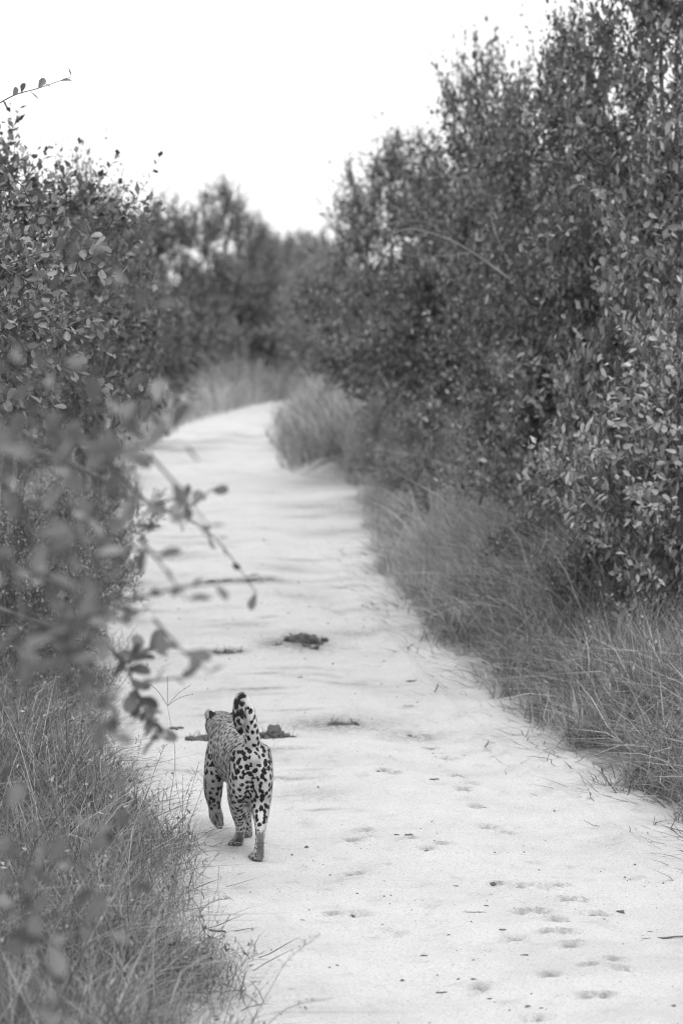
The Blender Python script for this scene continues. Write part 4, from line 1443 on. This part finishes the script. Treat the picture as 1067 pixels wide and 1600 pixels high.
dung_pile(433, 1152, [(-.025, .01, .050, 1.05), (.012, .0, .038, .95), (.045, .01, .032, .75), (.075, 0, .022, .7), (-.06, .02, .04, .9), (-.09, .03, .04, .6)], 'dark dung pile just right of the leopard')
dung_pile(315, 1153, [(0, 0, .050, .60), (-.05, .01, .030, .60), (.05, .02, .045, .62), (.105, .02, .045, .6), (-.025, -.03, .025, .5)], 'flat dark dung pile just left of the leopard by its shoulder')
dung_pile(472, 1005, [(0, 0, .055, 1.25), (.06, .03, .045, .9), (-.06, .02, .045, .8), (.10, .0, .03, .5), (-.11, .05, .03, .4), (.02, -.22, .03, .5), (-.06, .24, .035, .6), (.14, .16, .025, .6), (-.15, -.12, .025, .5), (.06, .34, .03, .7), (-.1, .3, .02, .6), (.09, -.3, .02, .5), (.01, .12, .04, .9)], 'crumbled dark dung pile in the middle of the track ahead of the leopard')
dung_pile(355, 1017, [(0, 0, .035, .45), (-.07, .01, .03, .38), (.08, .02, .025, .4), (.03, -.04, .02, .4)], 'small flattened dung pile left of the crumbled one')
dung_pile(535, 1134, [(0, 0, .03, .4), (.06, .03, .02, .4), (-.05, .02, .02, .4)], 'scant dung crumbs right of the tail on the track')
dung_pile(223, 822, [(0, 0, .07, .3), (.07, .02, .05, .25), (-.07, .0, .04, .2)], 'small dark dung pile far up at the left edge of the track')
dung_pile(330, 908, [(0, 0, .04, .3), (.12, .03, .05, .3), (.3, .02, .055, .3), (.42, 0, .045, .25)], 'scattered row of dark dung far up the middle of the track')

def twig(px, py, L, r, rz, label, bend=.1, mat='bark'):
    p = ground_at(px, py)
    t = np.linspace(-.5, .5, 7)
    D = np.stack([t * L, bend * L * np.sin(t * 5), r * 1.0 + np.abs(np.sin(t * 7)) * r * .6], -1)
    V, F = tubes(D[None], np.array([[.5, 1, .9, 1.05, .8, .9, .4]]) * r, 6)
    A = Acc(); A.add(V, F)
    o = link('twig', A.mesh('twig', M[mat], True))
    o.location = (p.x, p.y, float(surf_z(np.array([p.x]), np.array([p.y]))[0]))
    o.rotation_euler = (0, 0, rz)
    return tag(o, label, 'twig', 'dry twigs lying on the track')


twig(276, 1138, .080, .009, .05, 'short thick dark stick on the sand left of the dung pile')
twig(645, 1062, .085, .005, .1, 'thin twig lying across the sand near the right rut', .05)
twig(678, 1219, .05, .004, .0, 'short dark twig on the sand right of the leopard')
twig(1040, 1459, .20, .004, .15, 'long thin twig at the right edge of the sand', .08)
twig(740, 1425, .10, .0025, -.1, 'pale thin straw on the sand left of the prints', .05, 'bark_pale')
twig(785, 1454, .03, .003, -.5, 'tiny slanting twig between the prints')
twig(690, 1547, .045, .003, 0, 'small twig near the bottom of the sand')
twig(340, 1455, .09, .004, -.9, 'crooked twig at the edge of the left grass', .15)
twig(350, 1550, .16, .003, .1, 'long straw lying out from the left grass near the bottom', .06)
twig(1012, 1235, .03, .006, 1.4, 'dry stub sticking out among the right-hand runners')

FAR_C = ['just past the tail', 'left of the crumbled dung pile', 'behind the flattened dung pile', 'far ahead of the leopard', 'in the left rut far ahead', 'beyond all the dung piles', 'on the crown of the track', 'in the right rut far ahead', 'by the far left edge', 'farthest ahead of all']
clods = [lump(300 + k, 2, .45, .62) for k in range(5)]
rng = np.random.default_rng(88)
CG = 'small dark soil clods scattered on the sand'
spots_c = [(778, 1385), (771, 1382), (876, 1383), (886, 1405), (900, 1403), (920, 1425), (928, 1424), (804, 1468), (890, 1479), (838, 1427), (868, 1440), (887, 1440), (905, 1459), (922, 1559), (940, 1560), (978, 1517), (968, 1518),
           (819, 1493), (738, 1529), (765, 1555), (846, 1573), (826, 1569), (1053, 1572), (640, 1305), (553, 1363), (560, 1362), (667, 1332), (757, 1258), (770, 1257), (799, 1299), (675, 1172), (590, 1207), (612, 1209), (735, 1222),
           (566, 1297), (618, 1304), (521, 1426), (566, 1427), (546, 1424), (474, 1433), (598, 1440), (662, 1490), (700, 1460), (758, 1416), (820, 1310), (970, 1420), (1012, 1448), (712, 1385), (480, 1320), (505, 1345),
           (330, 1290), (322, 1300), (500, 1250), (530, 1195), (485, 1135), (520, 1130), (640, 1145), (655, 1146), (560, 1060), (600, 1030), (430, 1020), (395, 1000), (410, 975), (450, 960), (380, 1085), (470, 1060)]
spots_c.sort(key=lambda q: -q[1])
for k, (px, py) in enumerate(spots_c):
    s_ = rng.uniform(.006, .015)
    put('soil_clod', clods[k % 5], px, py - .01 * k, s_ * 1.4, s_, s_, 'small dark soil clod loose on the sand, %s counting up from the bottom' % ordinal(k + 1) if k < 59 else 'small dark soil clod on the sand %s' % FAR_C[k - 59], 'soil clod', 'clod', CG, rng.uniform(0, 6))
# grit and crumbs, uncountable
A = Acc()
n = 5200
y = 13 + 26 * rng.random(n) ** 1.6
u = rng.uniform(.0, 1, n)
x = left_edge(y) + u * (right_edge(y) - left_edge(y))
keep = rng.random(n) < np.clip(.45 + .6 * vnoise(x, y, 71, 1.5, 3), 0, 1)
x, y = x[keep], y[keep]; n = len(x)
oc = np.array([[1, 0, 0], [0, 1, 0], [-1, 0, 0], [0, -1, 0], [0, 0, .9]])
tri = np.array([[0, 1, 4], [1, 2, 4], [2, 3, 4], [3, 0, 4]])
s_ = np.clip(.0022 * np.exp(rng.normal(0, .5, n)), .001, .009) * (1 + .5 * (y > 24))
a_ = rng.uniform(0, 6.28, n)
rot = np.stack([np.stack([np.cos(a_), -np.sin(a_), 0 * a_], -1), np.stack([np.sin(a_), np.cos(a_), 0 * a_], -1), np.stack([0 * a_, 0 * a_, 1 + 0 * a_], -1)], 1)
jit = rng.uniform(.6, 1.5, (n, 5, 1))
V = np.einsum('nij,nkj->nki', rot, oc[None] * jit * s_[:, None, None]) + np.stack([x, y, surf_z(x, y) - .0005], -1)[:, None]
T = (tri[None] + (np.arange(n) * 5)[:, None, None]).reshape(-1, 3)
A.add(V.reshape(-1, 3), None, T)
tag(link('grit', A.mesh('grit', M['clod'], False)), 'dark grit and crumbs strewn over the pale sand', 'grit', kind='stuff')
